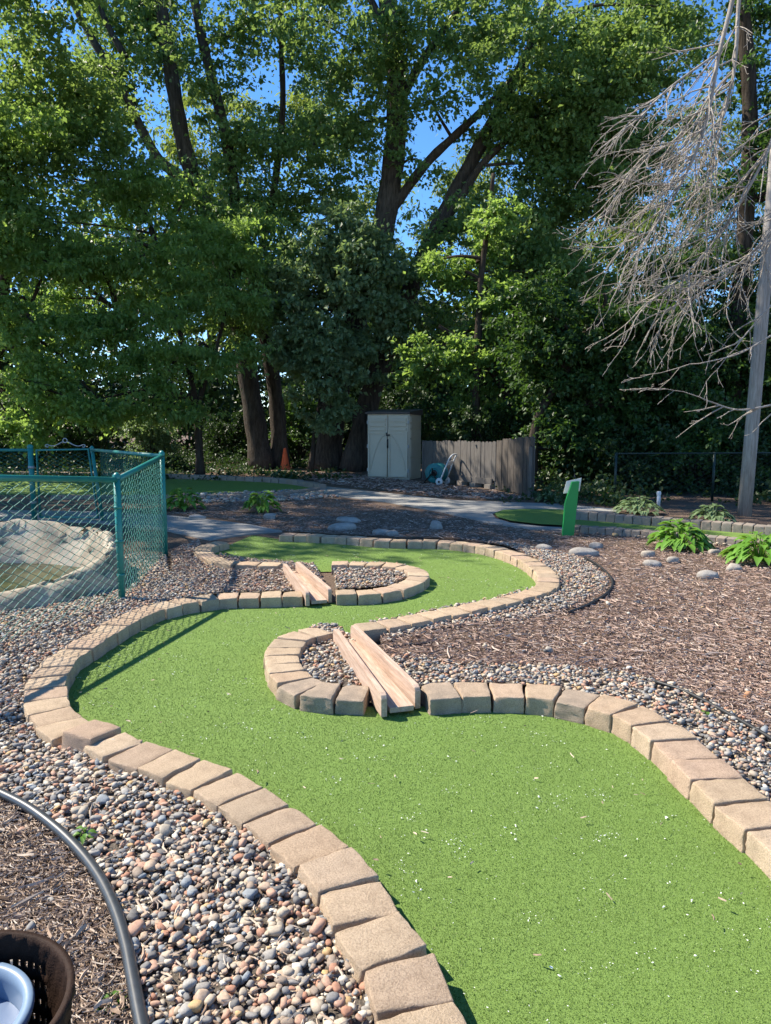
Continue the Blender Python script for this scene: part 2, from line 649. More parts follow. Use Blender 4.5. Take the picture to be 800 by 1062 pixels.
ROW_FAR = [(299, 554.5), (311, 554.8), (324, 555.3), (337, 556), (350, 556.6), (363, 557.5), (376, 558.6), (389, 559.8), (402, 560.6), (415, 561), (428, 561.2),
           (441, 561.3), (454, 561.8), (467, 562.5), (480, 563.8), (492, 565.3), (504, 567.2), (516, 569.8), (527, 573), (537, 576.5), (546, 580.5), (554, 585), (561, 590),
           (566, 595), (569, 600.5), (568, 606.5), (563, 611), (552, 615.5), (537, 620), (519, 624.3), (500, 628.5), (480, 632.5), (460, 636.5), (440, 640.5), (420, 644.3), (400, 647.8), (384, 650)]
ROW_TIP2 = [(327, 656.5), (311, 661), (300, 667.5), (294.5, 675), (293, 683), (295, 692), (302, 702), (314, 711), (334, 717), (366, 719)]
ROW_RIGHT = [(457, 718), (489, 716.5), (522, 717), (556, 719), (590, 724), (624, 731.5), (655, 742), (683, 758), (708, 777.5), (733, 800), (759, 824), (786, 847), (818, 874), (855, 908), (893, 948)]

def rowpts(r, z=ZT):
    return np.array([tuple(at(x, y, z))[:2] for x, y in r])

def block_template():
    bm = bmesh.new()
    bmesh.ops.create_cube(bm, size=1.0)
    for v in bm.verts:
        v.co = Vector((v.co.x * .19, v.co.y * .24, v.co.z * .10))
    bmesh.ops.bevel(bm, geom=list(bm.edges), offset=.0065, segments=2, profile=.6, affect='EDGES')
    big = [e for e in bm.edges if e.calc_length() > .05]
    bmesh.ops.subdivide_edges(bm, edges=big, cuts=5, use_grid_fill=True)
    bmesh.ops.triangulate(bm, faces=[f for f in bm.faces if len(f.verts) > 4])
    bm.verts.index_update()
    V = np.array([tuple(v.co) for v in bm.verts])
    F = [tuple(v.index for v in f.verts) for f in bm.faces]
    bm.free()
    V[:, 0] /= .19; V[:, 1] /= .24; V[:, 2] /= .10
    return V, F
BT_V, BT_F = block_template()

def wobble(P, amp, freq, g):
    out = np.zeros_like(P)
    for k in range(3):
        for _ in range(4):
            d = g.normal(size=3); d /= np.linalg.norm(d)
            f = freq * g.uniform(.6, 1.8)
            out[:, k] += np.sin(P @ d * f + g.uniform(0, 6.28))
    return out * amp / 4

def make_block(c, t, wid0, wid1, depth, h, mat, g, lift=0.0):
    """c centre (2), t tangent (2); wid0/wid1 widths at the -normal/+normal ends"""
    c = np.asarray(c, float); t = np.asarray(t, float)
    ang = math.atan2(t[1], t[0]) + g.normal(0, .035)
    V = BT_V.copy()
    wv = (0.5 - V[:, 1]) * wid0 + (0.5 + V[:, 1]) * wid1
    X = V[:, 0] * wv
    Y = V[:, 1] * depth
    slope = 1.0 - 0.05 * (V[:, 2] + .5)
    Z = (V[:, 2] + .5) * h
    P = np.stack([X * slope, Y * slope, Z], 1)
    P += (wobble(P, .0030, 50, g) + wobble(P, .0034, 170, g)) * np.array([1, 1, .55]) + g.normal(0, .0009, P.shape)
    # one worn corner
    k = g.integers(0, 4)
    cx, cy = (wid0 / 2 if k % 2 else -wid0 / 2), (depth / 2 if k > 1 else -depth / 2)
    d = np.sqrt((P[:, 0] - cx) ** 2 + (P[:, 1] - cy) ** 2 + (P[:, 2] - h) ** 2)
    wgt = np.clip(1 - d / .055, 0, 1)[:, None] * g.uniform(0, .75)
    P = P * (1 - wgt) + np.array([cx * .8, cy * .8, h * .78]) * wgt
    me = bpy.data.meshes.new('edging_block')
    me.from_pydata([tuple(p) for p in P], [], BT_F)
    me.polygons.foreach_set('use_smooth', [True] * len(me.polygons))
    me.update()
    me.materials.append(mat)
    o = link(bpy.data.objects.new('edging_block', me))
    o.location = (c[0], c[1], lift)
    o.rotation_euler = (g.normal(0, .018), g.normal(0, .018), ang)
    return o

def block_row(pix, label, group, h=.10, depth=.235, mat=None, seed=1, skip=(), grey=(), raised=(), n=None, rev=False, z=ZT, special=None):
    g = np.random.default_rng(seed)
    D = catmull(rowpts(pix, z), 10)
    n = n or len(pix)
    _, L = resample(D, np.array([0.0]))
    pitch = L / (n - 1)
    s = np.linspace(0, L, n)
    P, _ = resample(D, s)
    A, _ = resample(D, np.clip(s - .06, 0, L))
    B, _ = resample(D, np.clip(s + .06, 0, L))
    a1, _ = resample(D, np.clip(s - pitch / 2, 0, L)); b1, _ = resample(D, np.clip(s + pitch / 2, 0, L))
    for i in range(n):
        t = B[i] - A[i]; t = t / np.linalg.norm(t)
        # curvature -> wedge
        ta = P[i] - P[max(i - 1, 0)]; tb = P[min(i + 1, n - 1)] - P[i]
        da = 0.0
        if 0 < i < n - 1:
            da = math.atan2(ta[0] * tb[1] - ta[1] * tb[0], ta @ tb)
        wmid = pitch * .965
        dw = np.clip(da * depth * .9, -.09, .09)
        w0, w1 = wmid + dw / 2, wmid - dw / 2     # -normal side, +normal side
        m = mat or (M['stained'] if i in grey else M['block'])
        o = make_block(P[i], t, w0, w1, depth * g.uniform(.95, 1.05), h * g.uniform(.96, 1.06), m, g, lift=(.03 if i in raised else 0))
        if i in raised:
            o.rotation_euler = (R(6), R(-4), o.rotation_euler.z + .18)
        k = n - 1 - i if rev else i
        lab = label.format(o=ordinal(k))
        if special and i in special:
            lab = special[i]
        tag(o, lab, 'edging block', group)

GR = 'tan edging blocks round the winding green'
block_row(ROW_LEFT, 'tan edging block on the green\'s left border, {o} from the far wooden chute', GR, rev=True, seed=11, raised=(14,), depth=.225,
          special={14: 'raised tan edging block tilted above its neighbours at the left bend of the border'})
block_row(ROW_TIP1, 'tan edging block round the pebble tongue, {o} from the far chute\'s lower end', GR, seed=12, depth=.21)
block_row(ROW_UP1, 'tan edging block between far chute and concrete path, {o} from the chute\'s upper end', GR, seed=13, depth=.2)
block_row(ROW_FAR, 'tan edging block on the far curving border, {o} from the concrete path', GR, seed=14, depth=.215)
block_row(ROW_TIP2, 'tan edging block bending round pebbles beside the near chute, {o} from its upper end', GR, seed=15, grey=(7, 8, 9), depth=.235)
block_row(ROW_RIGHT, 'tan edging block on the right border, {o} from the near chute\'s lower end', GR, seed=16, grey=(0, 4), depth=.245, h=.105)

# turf of the winding green: between the rows
OFF = lambda r: [tuple(p) for p in catmull(rowpts(r, ZT), 4)]
main_green = (OFF(ROW_LEFT) + OFF(ROW_TIP1) + OFF(ROW_UP1) + [tuple(at(262, 556, 0))[:2]] + OFF(ROW_FAR) + OFF(ROW_TIP2) + OFF(ROW_RIGHT)
              + [(2.0, 1.2), (2.0, .2), (.35, .2)])
sheet('putting_green', main_green, .012, M['turf'], 'winding strip of bright green artificial turf', 'green')

# second and third greens, in the shade behind
G3 = [(-60, 494), (60, 495), (170, 496), (240, 498), (300, 500), (326, 503.5), (322, 508), (290, 511.5), (240, 513.5), (190, 514), (100, 514), (-60, 513)]
sheet('putting_green', gpoly(G3), .012, M['turf'], 'shaded strip of turf beyond the hostas', 'green')
G2 = [(513, 534), (522, 530.5), (545, 529.5), (580, 530), (640, 535), (720, 541), (800, 548), (900, 557), (900, 572), (800, 563), (720, 556), (640, 550), (590, 547), (560, 545.5), (530, 542), (516, 538)]
sheet('putting_green', gpoly(G2), .03, M['turf'], 'shaded strip of turf behind the green sign post', 'green')

# concrete paths
PA = [(-200, 529), (0, 530), (100, 531.5), (170, 535), (210, 539), (260, 545), (293, 552), (262, 554.5), (235, 558), (218, 561), (195, 556), (172, 551), (100, 543), (0, 540), (-200, 540)]
sheet('path', gpoly(PA), .02, M['concrete'], 'pale concrete walk ending at the upper turf', 'path', .05)
PB = [(326, 504), (345, 506), (400, 512), (469, 519.5), (508, 521), (580, 523.5), (640, 529), (640, 532), (580, 529), (545, 528.5), (521, 530), (511, 534), (514, 538.5), (530, 543.5), (560, 547), (585, 548.5), (585, 551), (550, 549.5), (508, 544), (460, 532), (400, 521), (340, 514), (322, 510)]
sheet('path', gpoly(PB), .021, M['concrete'], 'shaded concrete walk curving past the shed', 'path', .05)

# gravel bed sheets and pebbles
Z1 = [(480, 1200), (450, 1100), (412, 1000), (365, 925), (308, 870), (250, 828), (190, 800), (128, 780), (68, 757), (48, 736), (48, 712), (60, 690), (100, 662), (150, 636), (206, 622),
      (200, 604), (175, 596), (172, 580), (140, 575), (60, 600), (-40, 600), (-250, 640), (-250, 760), (-25, 818), (0, 830), (60, 866), (100, 905), (125, 950), (141, 1010), (150, 1062), (158, 1200)]
Z2 = [(345, 588), (400, 588), (428, 594), (427, 603), (405, 611), (350, 615)]
Z2L = [(215, 580), (300, 586), (325, 588), (340, 614), (206, 621), (180, 600), (178, 575), (205, 562)]
Z3 = [(385, 651), (442, 640), (503, 628), (559, 614), (571, 602), (562, 588), (530, 570), (500, 563), (545, 566), (600, 579), (632, 600), (630, 614), (592, 634), (540, 648), (480, 656), (430, 662), (405, 672), (398, 664), (378, 660)]
Z3L = [(330, 655), (298, 670), (295, 690), (315, 711), (345, 718), (385, 720), (400, 700), (345, 652)]
Z3B = [(420, 720), (457, 718), (522, 717), (590, 724), (655, 742), (709, 778), (762, 827), (818, 874), (890, 945), (930, 900), (850, 800), (800, 768), (740, 733), (690, 711), (640, 700), (560, 693), (480, 690), (420, 684), (395, 690)]
Z4 = [(190, 514), (330, 508.5), (352, 516), (300, 520), (260, 522), (175, 521)]
Z5 = [(596, 548), (680, 553.5), (760, 561), (900, 574), (900, 580), (760, 568), (690, 560), (590, 553)]
ROW_PTS = np.concatenate([catmull(rowpts(r), 6) for r in (ROW_LEFT, ROW_TIP1, ROW_UP1, ROW_FAR, ROW_TIP2, ROW_RIGHT)])
def bed_h(X, Y):
    X = np.asarray(X, float); Y = np.asarray(Y, float)
    out = np.empty(X.shape)
    for i in range(0, len(X), 4000):
        d2 = ((X[i:i + 4000, None] - ROW_PTS[None, :, 0]) ** 2 + (Y[i:i + 4000, None] - ROW_PTS[None, :, 1]) ** 2).min(1)
        out[i:i + 4000] = .047 * np.exp(-d2 / .30)
    return out + .006 * np.sin(X * 5.1 + 1) * np.sin(Y * 4.3)+ .006
def bed_sheet(poly, mat, label, lift, cell=.05):
    x = [p[0] for p in poly]; y = [p[1] for p in poly]
    gx = np.arange(min(x), max(x) + cell, cell); gy = np.arange(min(y), max(y) + cell, cell)
    XX, YY = np.meshgrid(gx, gy)
    Zz = bed_h(XX.ravel(), YY.ravel()) - .006 + lift
    V = np.stack([XX.ravel(), YY.ravel(), Zz], 1)
    nx, ny = len(gx), len(gy)
    i = np.arange(nx * ny).reshape(ny, nx)
    F = np.stack([i[:-1, :-1].ravel(), i[:-1, 1:].ravel(), i[1:, 1:].ravel(), i[1:, :-1].ravel()], 1)
    c = V[F].mean(1)
    F = F[inside(poly, c[:, 0], c[:, 1])]
    used = np.unique(F); mp = np.zeros(len(V), int); mp[used] = np.arange(len(used))
    o = np_obj('gravel_bed', V[used], mp[F], mat, smooth=True)
    tag(o, label, 'bed', kind='structure')
beds = [Z1, Z2, Z2L, Z3, Z3L, Z3B, Z4, Z5]
bed_labels = ['grit under the pebbles beside the left border', 'grit under the pebbles right of the far chute', 'grit under the pebbles left of the far chute', 'grit under the pebble band outside the far border',
              'grit under the pebbles left of the near chute', 'grit under the pebble band outside the right border', 'grit under the shaded pebbles by the far turf', 'grit under the pebbles by the far right kerb']
for z_, (bd, bl) in enumerate(zip(beds, bed_labels)):
    bed_sheet(gpoly(bd), M['grit'], bl, .006 + .0006 * z_)

def ico(sub):
    bm = bmesh.new()
    bmesh.ops.create_icosphere(bm, subdivisions=sub, radius=1)
    bm.verts.index_update()
    V = np.array([tuple(v.co) for v in bm.verts]); F = np.array([[v.index for v in f.verts] for f in bm.faces])
    bm.free()
    return V, F
ICO = {1: ico(1), 2: ico(2), 3: ico(3)}

def rot_mats(g, n, tilt):
    yaw = g.uniform(0, 2 * PI, n); ti = g.normal(0, tilt, n); ax = g.uniform(0, 2 * PI, n)
    cy, sy = np.cos(yaw), np.sin(yaw)
    Rz = np.zeros((n, 3, 3)); Rz[:, 0, 0] = cy; Rz[:, 0, 1] = -sy; Rz[:, 1, 0] = sy; Rz[:, 1, 1] = cy; Rz[:, 2, 2] = 1
    ux, uy = np.cos(ax), np.sin(ax); c, s = np.cos(ti), np.sin(ti); C = 1 - c
    T = np.zeros((n, 3, 3))
    T[:, 0, 0] = c + ux * ux * C; T[:, 0, 1] = ux * uy * C; T[:, 0, 2] = uy * s
    T[:, 1, 0] = ux * uy * C; T[:, 1, 1] = c + uy * uy * C; T[:, 1, 2] = -ux * s
    T[:, 2, 0] = -uy * s; T[:, 2, 1] = ux * s; T[:, 2, 2] = c
    return T @ Rz

def pebbles(P, g, sub, smin=.0065, smax=.0165, layers=.024):
    n = len(P)
    V0, F0 = ICO[sub]
    sz = np.clip(g.lognormal(math.log((smin + smax) / 2 * .86), .3, n), smin * .7, smax * 1.35)
    S = np.stack([sz * g.uniform(.95, 1.45, n), sz * g.uniform(.75, 1.05, n), sz * g.uniform(.42, .78, n)], 1)
    # lumpy forms: radial wobble per pebble
    K = g.normal(size=(n, 3, 3)); ph = g.uniform(0, 6.28, (n, 3))
    W = np.ones((n, len(V0)))
    for j in range(3):
        W += .10 * np.sin(2.3 * np.einsum('vk,nk->nv', V0, K[:, j]) + ph[:, j][:, None])
    # superellipsoid flattening so that they are not plain ellipsoids
    U = np.sign(V0) * np.abs(V0) ** .80
    V = U[None] * W[..., None] * S[:, None, :]
    V = np.einsum('nij,nvj->nvi', rot_mats(g, n, .3), V)
    V[..., 0] += P[:, 0][:, None]; V[..., 1] += P[:, 1][:, None]
    V[..., 2] += (g.uniform(.0, layers, n) + S[:, 2] * .55 + bed_h(P[:, 0], P[:, 1]) - .004)[:, None]
    F = F0[None] + (np.arange(n) * len(V0))[:, None, None]
    return V.reshape(-1, 3), F.reshape(-1, 3)

def build_pebbles():
    g = np.random.default_rng(21)
    VV, FF, off = [], [], 0
    def add(P, sub, **k):
        nonlocal off
        if len(P) == 0:
            return
        V, F = pebbles(P, g, sub, **k)
        VV.append(V); FF.append(F + off); off += len(V)
    P = scatter(gpoly(Z1), 3000, seed=1)
    # keep clear of the pond bowl
    P = P[((P[:, 0] + 4.1) / 1.5) ** 2 + ((P[:, 1] - 7.1) / 1.3) ** 2 > 1.0]
    near = P[:, 1] < 3.4
    add(P[near], 2)
    add(P[~near & (P[:, 1] < 9)], 1)
    for zz, d in ((Z2, 2600), (Z3, 2200), (Z3L, 2700), (Z3B, 2300)):
        add(scatter(gpoly(zz), d, seed=len(zz)), 1)
    add(scatter(gpoly(Z2L), 1700, seed=5), 1)
    add(scatter(gpoly(Z4), 260, seed=6), 1, smin=.02, smax=.045)
    add(scatter(gpoly(Z5), 350, seed=7), 1, smin=.02, smax=.04)
    for zz, d in ((Z1, 2600), (Z2, 1800), (Z3, 1500), (Z3L, 2200), (Z3B, 1900)):
        P2 = scatter(gpoly(zz), d, near=3.6, seed=60 + len(zz))
        P2 = P2[((P2[:, 0] + 4.1) / 1.5) ** 2 + ((P2[:, 1] - 7.1) / 1.3) ** 2 > 1.0]
        add(P2, 1, smin=.0025, smax=.008, layers=.016)
    # strays on mulch and along the edging
    add(scatter(gpoly([(0, 835), (95, 910), (140, 1010), (148, 1150), (-200, 1150), (-200, 830)]), 45, seed=8), 2)
    add(scatter(gpoly([(430, 660), (640, 610), (700, 590), (880, 640), (880, 800), (640, 700), (430, 690)]), 40, seed=9), 1)
    o = np_obj('pebbles', np.concatenate(VV), np.concatenate(FF), M['pebble'], smooth=True)
    tag(o, 'mixed grey, tan and pink river pebbles beside the edging blocks', 'pebbles', kind='stuff')
build_pebbles()

def chips(P, g, lmin=.015, lmax=.06, wmin=.003, wmax=.010, zmax=.018, bed=True):
    d2 = np.concatenate([((P[i:i + 4000, None, 0] - ROW_PTS[None, :, 0]) ** 2 + (P[i:i + 4000, None, 1] - ROW_PTS[None, :, 1]) ** 2).min(1) for i in range(0, len(P), 4000)])
    P = P[d2 > .145 ** 2]
    n = len(P)
    L = np.clip(g.lognormal(math.log(.5 * (lmin + lmax) * .8), .45, n), lmin * .6, lmax * 1.6)
    W = g.uniform(wmin, wmax, n)
    c = g.normal(0, .10, n) * L            # bow
    th = W * .5
    B = np.zeros((n, 9, 3))
    for i, u in enumerate((-.5, 0, .5)):
        ww = W * (1.0 if i == 1 else .62)
        for j, v in enumerate((-.5, 0, .5)):
            B[:, i * 3 + j, 0] = u * L
            B[:, i * 3 + j, 1] = v * ww + (c if i == 1 else 0)
            B[:, i * 3 + j, 2] = (th if j == 1 else 0)
    B = np.einsum('nij,nvj->nvi', rot_mats(g, n, .22), B)
    B[..., 0] += P[:, 0][:, None]; B[..., 1] += P[:, 1][:, None]; B[..., 2] += (g.uniform(.006, zmax, n) + (bed_h(P[:, 0], P[:, 1]) if bed else 0))[:, None]
    q = np.array([(0, 3, 4, 1), (1, 4, 5, 2), (3, 6, 7, 4), (4, 7, 8, 5)])
    F = q[None] + (np.arange(n) * 9)[:, None, None]
    return B.reshape(-1, 3), F.reshape(-1, 4)

MULCH = [(392, 666), (420, 657), (450, 655), (480, 651), (540, 643), (590, 630), (626, 612), (630, 602), (597, 584), (546, 570), (520, 567), (470, 560), (380, 557), (300, 553), (240, 540), (175, 533), (180, 521), (340, 517), (460, 534), (550, 550),
         (600, 553), (690, 562), (800, 571), (960, 590), (960, 800), (860, 800), (800, 768), (740, 733), (690, 711), (640, 700), (560, 693), (480, 690), (410, 692), (398, 684)]
bed_sheet(gpoly(MULCH), M['ground'], 'dark soil under the bark mulch on the right', .004, .09)
def build_mulch():
    g = np.random.default_rng(31)
    VV, FF, off = [], [], 0
    def add(P, **k):
        nonlocal off
        V, F = chips(P, g, **k)
        VV.append(V); FF.append(F + off); off += len(V)
    add(scatter(gpoly(MULCH), 4600, near=4.2, seed=2), lmin=.018, lmax=.065, wmin=.003, wmax=.008)
    add(scatter(gpoly(MULCH), 130, near=6, seed=3), lmin=.05, lmax=.11, wmin=.006, wmax=.014, zmax=.03)
    add(scatter(gpoly(Z2L), 1100, seed=6), lmin=.02, lmax=.06, wmin=.004, wmax=.010, zmax=.04)
    add(scatter(gpoly(Z3), 260, seed=8), lmin=.02, lmax=.06, wmin=.003, wmax=.010, zmax=.04)
    add(scatter(gpoly(Z3B), 200, seed=10), lmin=.02, lmax=.06, wmin=.003, wmax=.010, zmax=.04)
    # wood chips round the shed and tree feet
    add(scatter(gpoly([(300, 490), (380, 494), (520, 512), (560, 519), (470, 518), (400, 510), (330, 501)]), 200, seed=9), lmin=.05, lmax=.16, wmin=.012, wmax=.03, zmax=.05)
    o = np_obj('bark_mulch', np.concatenate(VV), np.concatenate(FF), M['chip'])
    tag(o, 'shredded reddish brown bark mulch spread right of the green', 'mulch', kind='stuff')
    VV.clear(); FF.clear(); off = 0
    lm = gpoly([(0, 832), (60, 868), (98, 908), (122, 952), (138, 1010), (147, 1062), (155, 1250), (-300, 1250), (-300, 790), (-25, 822)])
    add(scatter(lm, 14000, near=2.6, seed=4), lmin=.010, lmax=.045, wmin=.002, wmax=.006, zmax=.022)
    add(scatter(lm, 330, seed=5), lmin=.03, lmax=.07, wmin=.007, wmax=.016, zmax=.03)
    add(scatter(lm, 60, seed=15), lmin=.10, lmax=.20, wmin=.003, wmax=.005, zmax=.035)
    add(scatter(gpoly(Z1), 420, near=3, seed=7), lmin=.015, lmax=.06, wmin=.003, wmax=.010, zmax=.034)
    o = np_obj('bark_mulch', np.concatenate(VV), np.concatenate(FF), M['chip_tan'])
    tag(o, 'dry tan wood chips left of the black pipe', 'mulch', kind='stuff')
build_mulch()

def build_turf_blades():
    g = np.random.default_rng(41)
    P = scatter(main_green, 62000, near=2.5, seed=12)
    n = len(P)
    scale = np.clip(P[:, 1] / 2.5, 1, 2.8)
    h = g.uniform(.0035, .0075, n)
    wd = g.uniform(.0007, .0014, n) * np.minimum(scale, 1.9)
    a = g.uniform(0, 2 * PI, n); la = g.uniform(0, 2 * PI, n); le = g.uniform(.05, .55, n) * h
    B = np.zeros((n, 3, 3))
    B[:, 0, 0] = P[:, 0] - np.cos(a) * wd; B[:, 0, 1] = P[:, 1] - np.sin(a) * wd
    B[:, 1, 0] = P[:, 0] + np.cos(a) * wd; B[:, 1, 1] = P[:, 1] + np.sin(a) * wd
    B[:, 2, 0] = P[:, 0] + np.cos(la) * le; B[:, 2, 1] = P[:, 1] + np.sin(la) * le
    B[:, :2, 2] = .011; B[:, 2, 2] = .011 + h
    o = np_obj('turf_fibres', B.reshape(-1, 3), np.arange(3 * n).reshape(-1, 3), M['blade'])
    tag(o, 'short green plastic fibres of the winding turf', 'turf', kind='stuff')
    LT = scatter(main_green, 11, seed=77)
    d2 = ((LT[:, None] - ROW_PTS[None]) ** 2).sum(2).min(1)
    V, F = chips(LT[d2 > .03], g, lmin=.012, lmax=.035, wmin=.003, wmax=.009, zmax=.012)
    V[:, 2] += .006
    o = np_obj('leaf_litter', V, F, M['chip_tan'])
    tag(o, 'few dry brown bits of litter lying on the turf', 'litter', kind='stuff')
    # white seed fluff lying on the turf
    c = scatter(main_green, 34, seed=13)
    pts = []
    for q in c:
        m = g.integers(3, 16) if g.random() < .4 else 1
        pts.append(q + g.normal(0, .028, (m, 2)))
    pts.append(scatter(main_green, 150, seed=14))
    P = np.concatenate(pts); n = len(P)
    k = inside(main_green, P[:, 0], P[:, 1]); P = P[k]; n = len(P)
    V0, F0 = ICO[1]
    S = g.lognormal(math.log(.0011), .5, n)
    V = V0[None] * (S[:, None, None] * np.array([1.7, 1.0, .45])) * g.uniform(.3, 1.5, (n, len(V0), 1))
    V = np.einsum('nij,nvj->nvi', rot_mats(g, n, .3), V)
    V[..., 0] += P[:, 0][:, None]; V[..., 1] += P[:, 1][:, None]; V[..., 2] += .019
    F = F0[None] + (np.arange(n) * len(V0))[:, None, None]
    o = np_obj('seed_fluff', V.reshape(-1, 3), F.reshape(-1, 3), M['fluff'])
    tag(o, 'white specks of seed fluff scattered on the turf', 'fluff', kind='stuff')
build_turf_blades()

# kerbs of the shaded greens
KG = 'shaded edging blocks round the far greens'
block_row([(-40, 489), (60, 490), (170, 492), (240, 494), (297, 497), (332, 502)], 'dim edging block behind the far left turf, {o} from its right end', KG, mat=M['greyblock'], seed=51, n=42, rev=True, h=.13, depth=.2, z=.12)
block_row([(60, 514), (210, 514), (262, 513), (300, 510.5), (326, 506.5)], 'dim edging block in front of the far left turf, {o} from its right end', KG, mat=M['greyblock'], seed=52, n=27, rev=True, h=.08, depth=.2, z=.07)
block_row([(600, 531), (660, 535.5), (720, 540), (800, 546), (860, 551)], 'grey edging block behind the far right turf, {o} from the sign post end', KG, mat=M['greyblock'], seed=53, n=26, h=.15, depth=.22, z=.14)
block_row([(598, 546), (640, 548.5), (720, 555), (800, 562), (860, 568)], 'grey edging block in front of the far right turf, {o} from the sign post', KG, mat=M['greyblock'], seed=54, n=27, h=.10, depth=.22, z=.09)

# ------------------------------------------------------------------ wooden chutes
def make_chute():
    t = thing('wooden_chute', 'pale cedar ball chute crossing the nearer pebble bed, foremost of the two', 'chute', group='cedar ball chutes')
    L = 1.33
    for s in (-1, 1):
        m = MB()
        prof = [(-L / 2, .0), (-L / 2, .10), (-L / 2 + .012, .118), (-L / 2 + .035, .127), (L / 2 - .06, .130), (L / 2 - .025, .122), (L / 2 - .005, .102), (L / 2, .08), (L / 2, .0)]
        x0, x1 = s * .088 - .017, s * .088 + .017
        n = len(prof)
        V = [(x0, y, z) for y, z in prof] + [(x1, y, z) for y, z in prof]
        F = [tuple(range(n)), tuple(reversed(range(n, 2 * n)))] + [(i, i + n, (i + 1) % n + n, (i + 1) % n) for i in range(n)]
        m.add(V, F)
        o = m.build('side_board', M['cedar'], t, bevel=.004)
        o.location = (0, .03 * s, .01)
        o.rotation_euler = (0, 0, R(1.5) * s)
    MB().box((0, -.02, .035), (.136, L - .02, .03)).build('floor_board', M['cedar'], t, bevel=.003)
    return t
ch = make_chute()
def place_chute(o, tl, tr, bl, br):
    a = (at(*tl, .15) + at(*tr, .15)) / 2; b = (at(*bl, .14) + at(*br, .14)) / 2
    c = (a + b) / 2; d = a - b
    o.location = (c.x, c.y, .014)
    o.rotation_euler = (0, 0, math.atan2(d.y, d.x) - PI / 2)
place_chute(ch, (342, 649), (371, 648), (396, 722), (438, 716))
c2 = dup(ch, 'pale cedar ball chute crossing the far pebble tongue, smaller of the two to look at')
place_chute(c2, (292, 584), (311, 582), (317, 615), (345, 612))

# ------------------------------------------------------------------ pond
def build_pond():
    n, rows = 160, 26
    C = np.array([-4.12, 7.1])
    V = []
    for j in range(rows):
        u = j / (rows - 1)
        for i in range(n):
            a = 2 * PI * i / n
            ca, sa = math.cos(a), math.sin(a)
            hr = .285 + .185 * sa + .02 * ca                          # rim height: lower in front
            ro = np.array([1.56 * ca, 1.36 * sa])
            rr = np.array([1.40 * ca, 1.22 * sa - .02])
            ri = np.array([1.17 * ca + .02, .76 * sa + .02])
            if u < .4:
                k = u / .4
                p = ro * (1 - k) + rr * k; z = hr * math.sin(k * PI / 2) ** .8
            else:
                k = (u - .4) / .6
                p = rr * (1 - k) + ri * k; z = hr * (1 - k) ** 1.25 + .02 * k - (.1 * max(0, k - .8) / .2)
                if k < .18:
                    z = hr
            q = Vector((p[0] * 2.2, p[1] * 2.2, z * 2.2))
            nz = noise.fractal(q, 1.0, 2.0, 3) * (.030 + .012 * sa) + noise.noise(q * 3.3) * .025
            crk = abs(noise.noise(q * 1.7 + Vector((9, 4, 2))))
            nz -= max(0, .07 - crk) * .7
            V.append((C[0] + p[0] + ca * nz, C[1] + p[1] + sa * nz, max(0 if u < .02 else z + nz * .9, -.1)))
    F = []
    for j in range(rows - 1):
        for i in range(n):
            a, b = j * n + i, j * n + (i + 1) % n
            F.append((a, b, b + n, a + n))
    o = np_obj('pond_basin', V, F, M['pond'], smooth=True)
    tag(o, 'rough tan rock pond basin inside the teal chain-link fence', 'pond')
    W = [(C[0] + 1.3 * math.cos(2 * PI * i / 48), C[1] + .02 + .82 * math.sin(2 * PI * i / 48)) for i in range(48)]
    sheet('water', W, .055, M['water'], 'murky green water in the rock pond', 'water')
build_pond()

# ------------------------------------------------------------------ chain-link
def link_mesh(A, B, h0, h1, p=.060, r=.0026, z0=.03):
    """zigzag wires between two ground points; h0/h1 heights at A and B"""
    A, B = Vector(A), Vector(B)
    d = B - A; L = d.length; d.normalize(); nrm = Vector((-d.y, d.x, 0))
    n = int(L / p)
    m = MB()
    V, F = [], []
    for k in range(n + 1):
        x0 = k * p
        H = h0 + (h1 - h0) * min(1, x0 / L) - .02
        q = int((H - z0) / (p * .52))
        pts = []
        for j in range(q + 1):
            x = x0 + (p * .5 if (j + k) % 2 else -p * .5)
            x = min(max(x, 0), L)
            z = z0 + (H - z0) * j / q
            pts.append(A + d * x + nrm * (.004 if j % 2 else -.004) + Vector((0, 0, z)))
        # square tube
        b = len(V)
        for P in pts:
            for e, f in ((r, r), (-r, r), (-r, -r), (r, -r)):
                V.append(P + d * e + nrm * f)
        for j in range(q):
            for e in range(4):
                a, c = b + j * 4 + e, b + j * 4 + (e + 1) % 4
                F.append((a, c, c + 4, a + 4))
    return np.array([tuple(v) for v in V]), np.array(F)

FC1 = at(127, 625); FC2 = at(172, 578); FC3 = at(107, 541)
FG = at(36, 540); FL = at(-140, 537)
fdir = Vector((-.29, -.957, 0)).normalized()
F0 = FC1 + fdir * 2.45
FS = Vector((F0.x - 3.0, F0.y + .2, 0))
t = thing('chain_link_fence', 'teal vinyl chain-link fence around the rock pond', 'fence', FC1)
def rel(p, o=FC1):
    return Vector(p) - o
def fpost(p, h, r=.03, lean=(0, 0)):
    b = rel(p); tp = b + Vector((lean[0], lean[1], h))
    m = MB().tube([b, tp], r, 12)
    m.lathe([(r + .004, 0), (r + .004, .03), (r * .5, .05), (.001, .055)], 12, tuple(tp))
    m.build('post', M['teal'], t)
def frail(a, b, r=.025):
    MB().tube([rel(a), rel(b)], r, 10).build('top_rail', M['teal'], t)
H1, H2, H3 = 1.10, 1.20, 1.15
fpost(FC1, H1); fpost(FC2, H2); fpost(FC3, H3, .028, (-.12, 0)); fpost(FG, H3 + .02, .042); fpost(F0, 1.31); fpost(FL, H3)
up = lambda p, h: Vector((p[0], p[1], h))
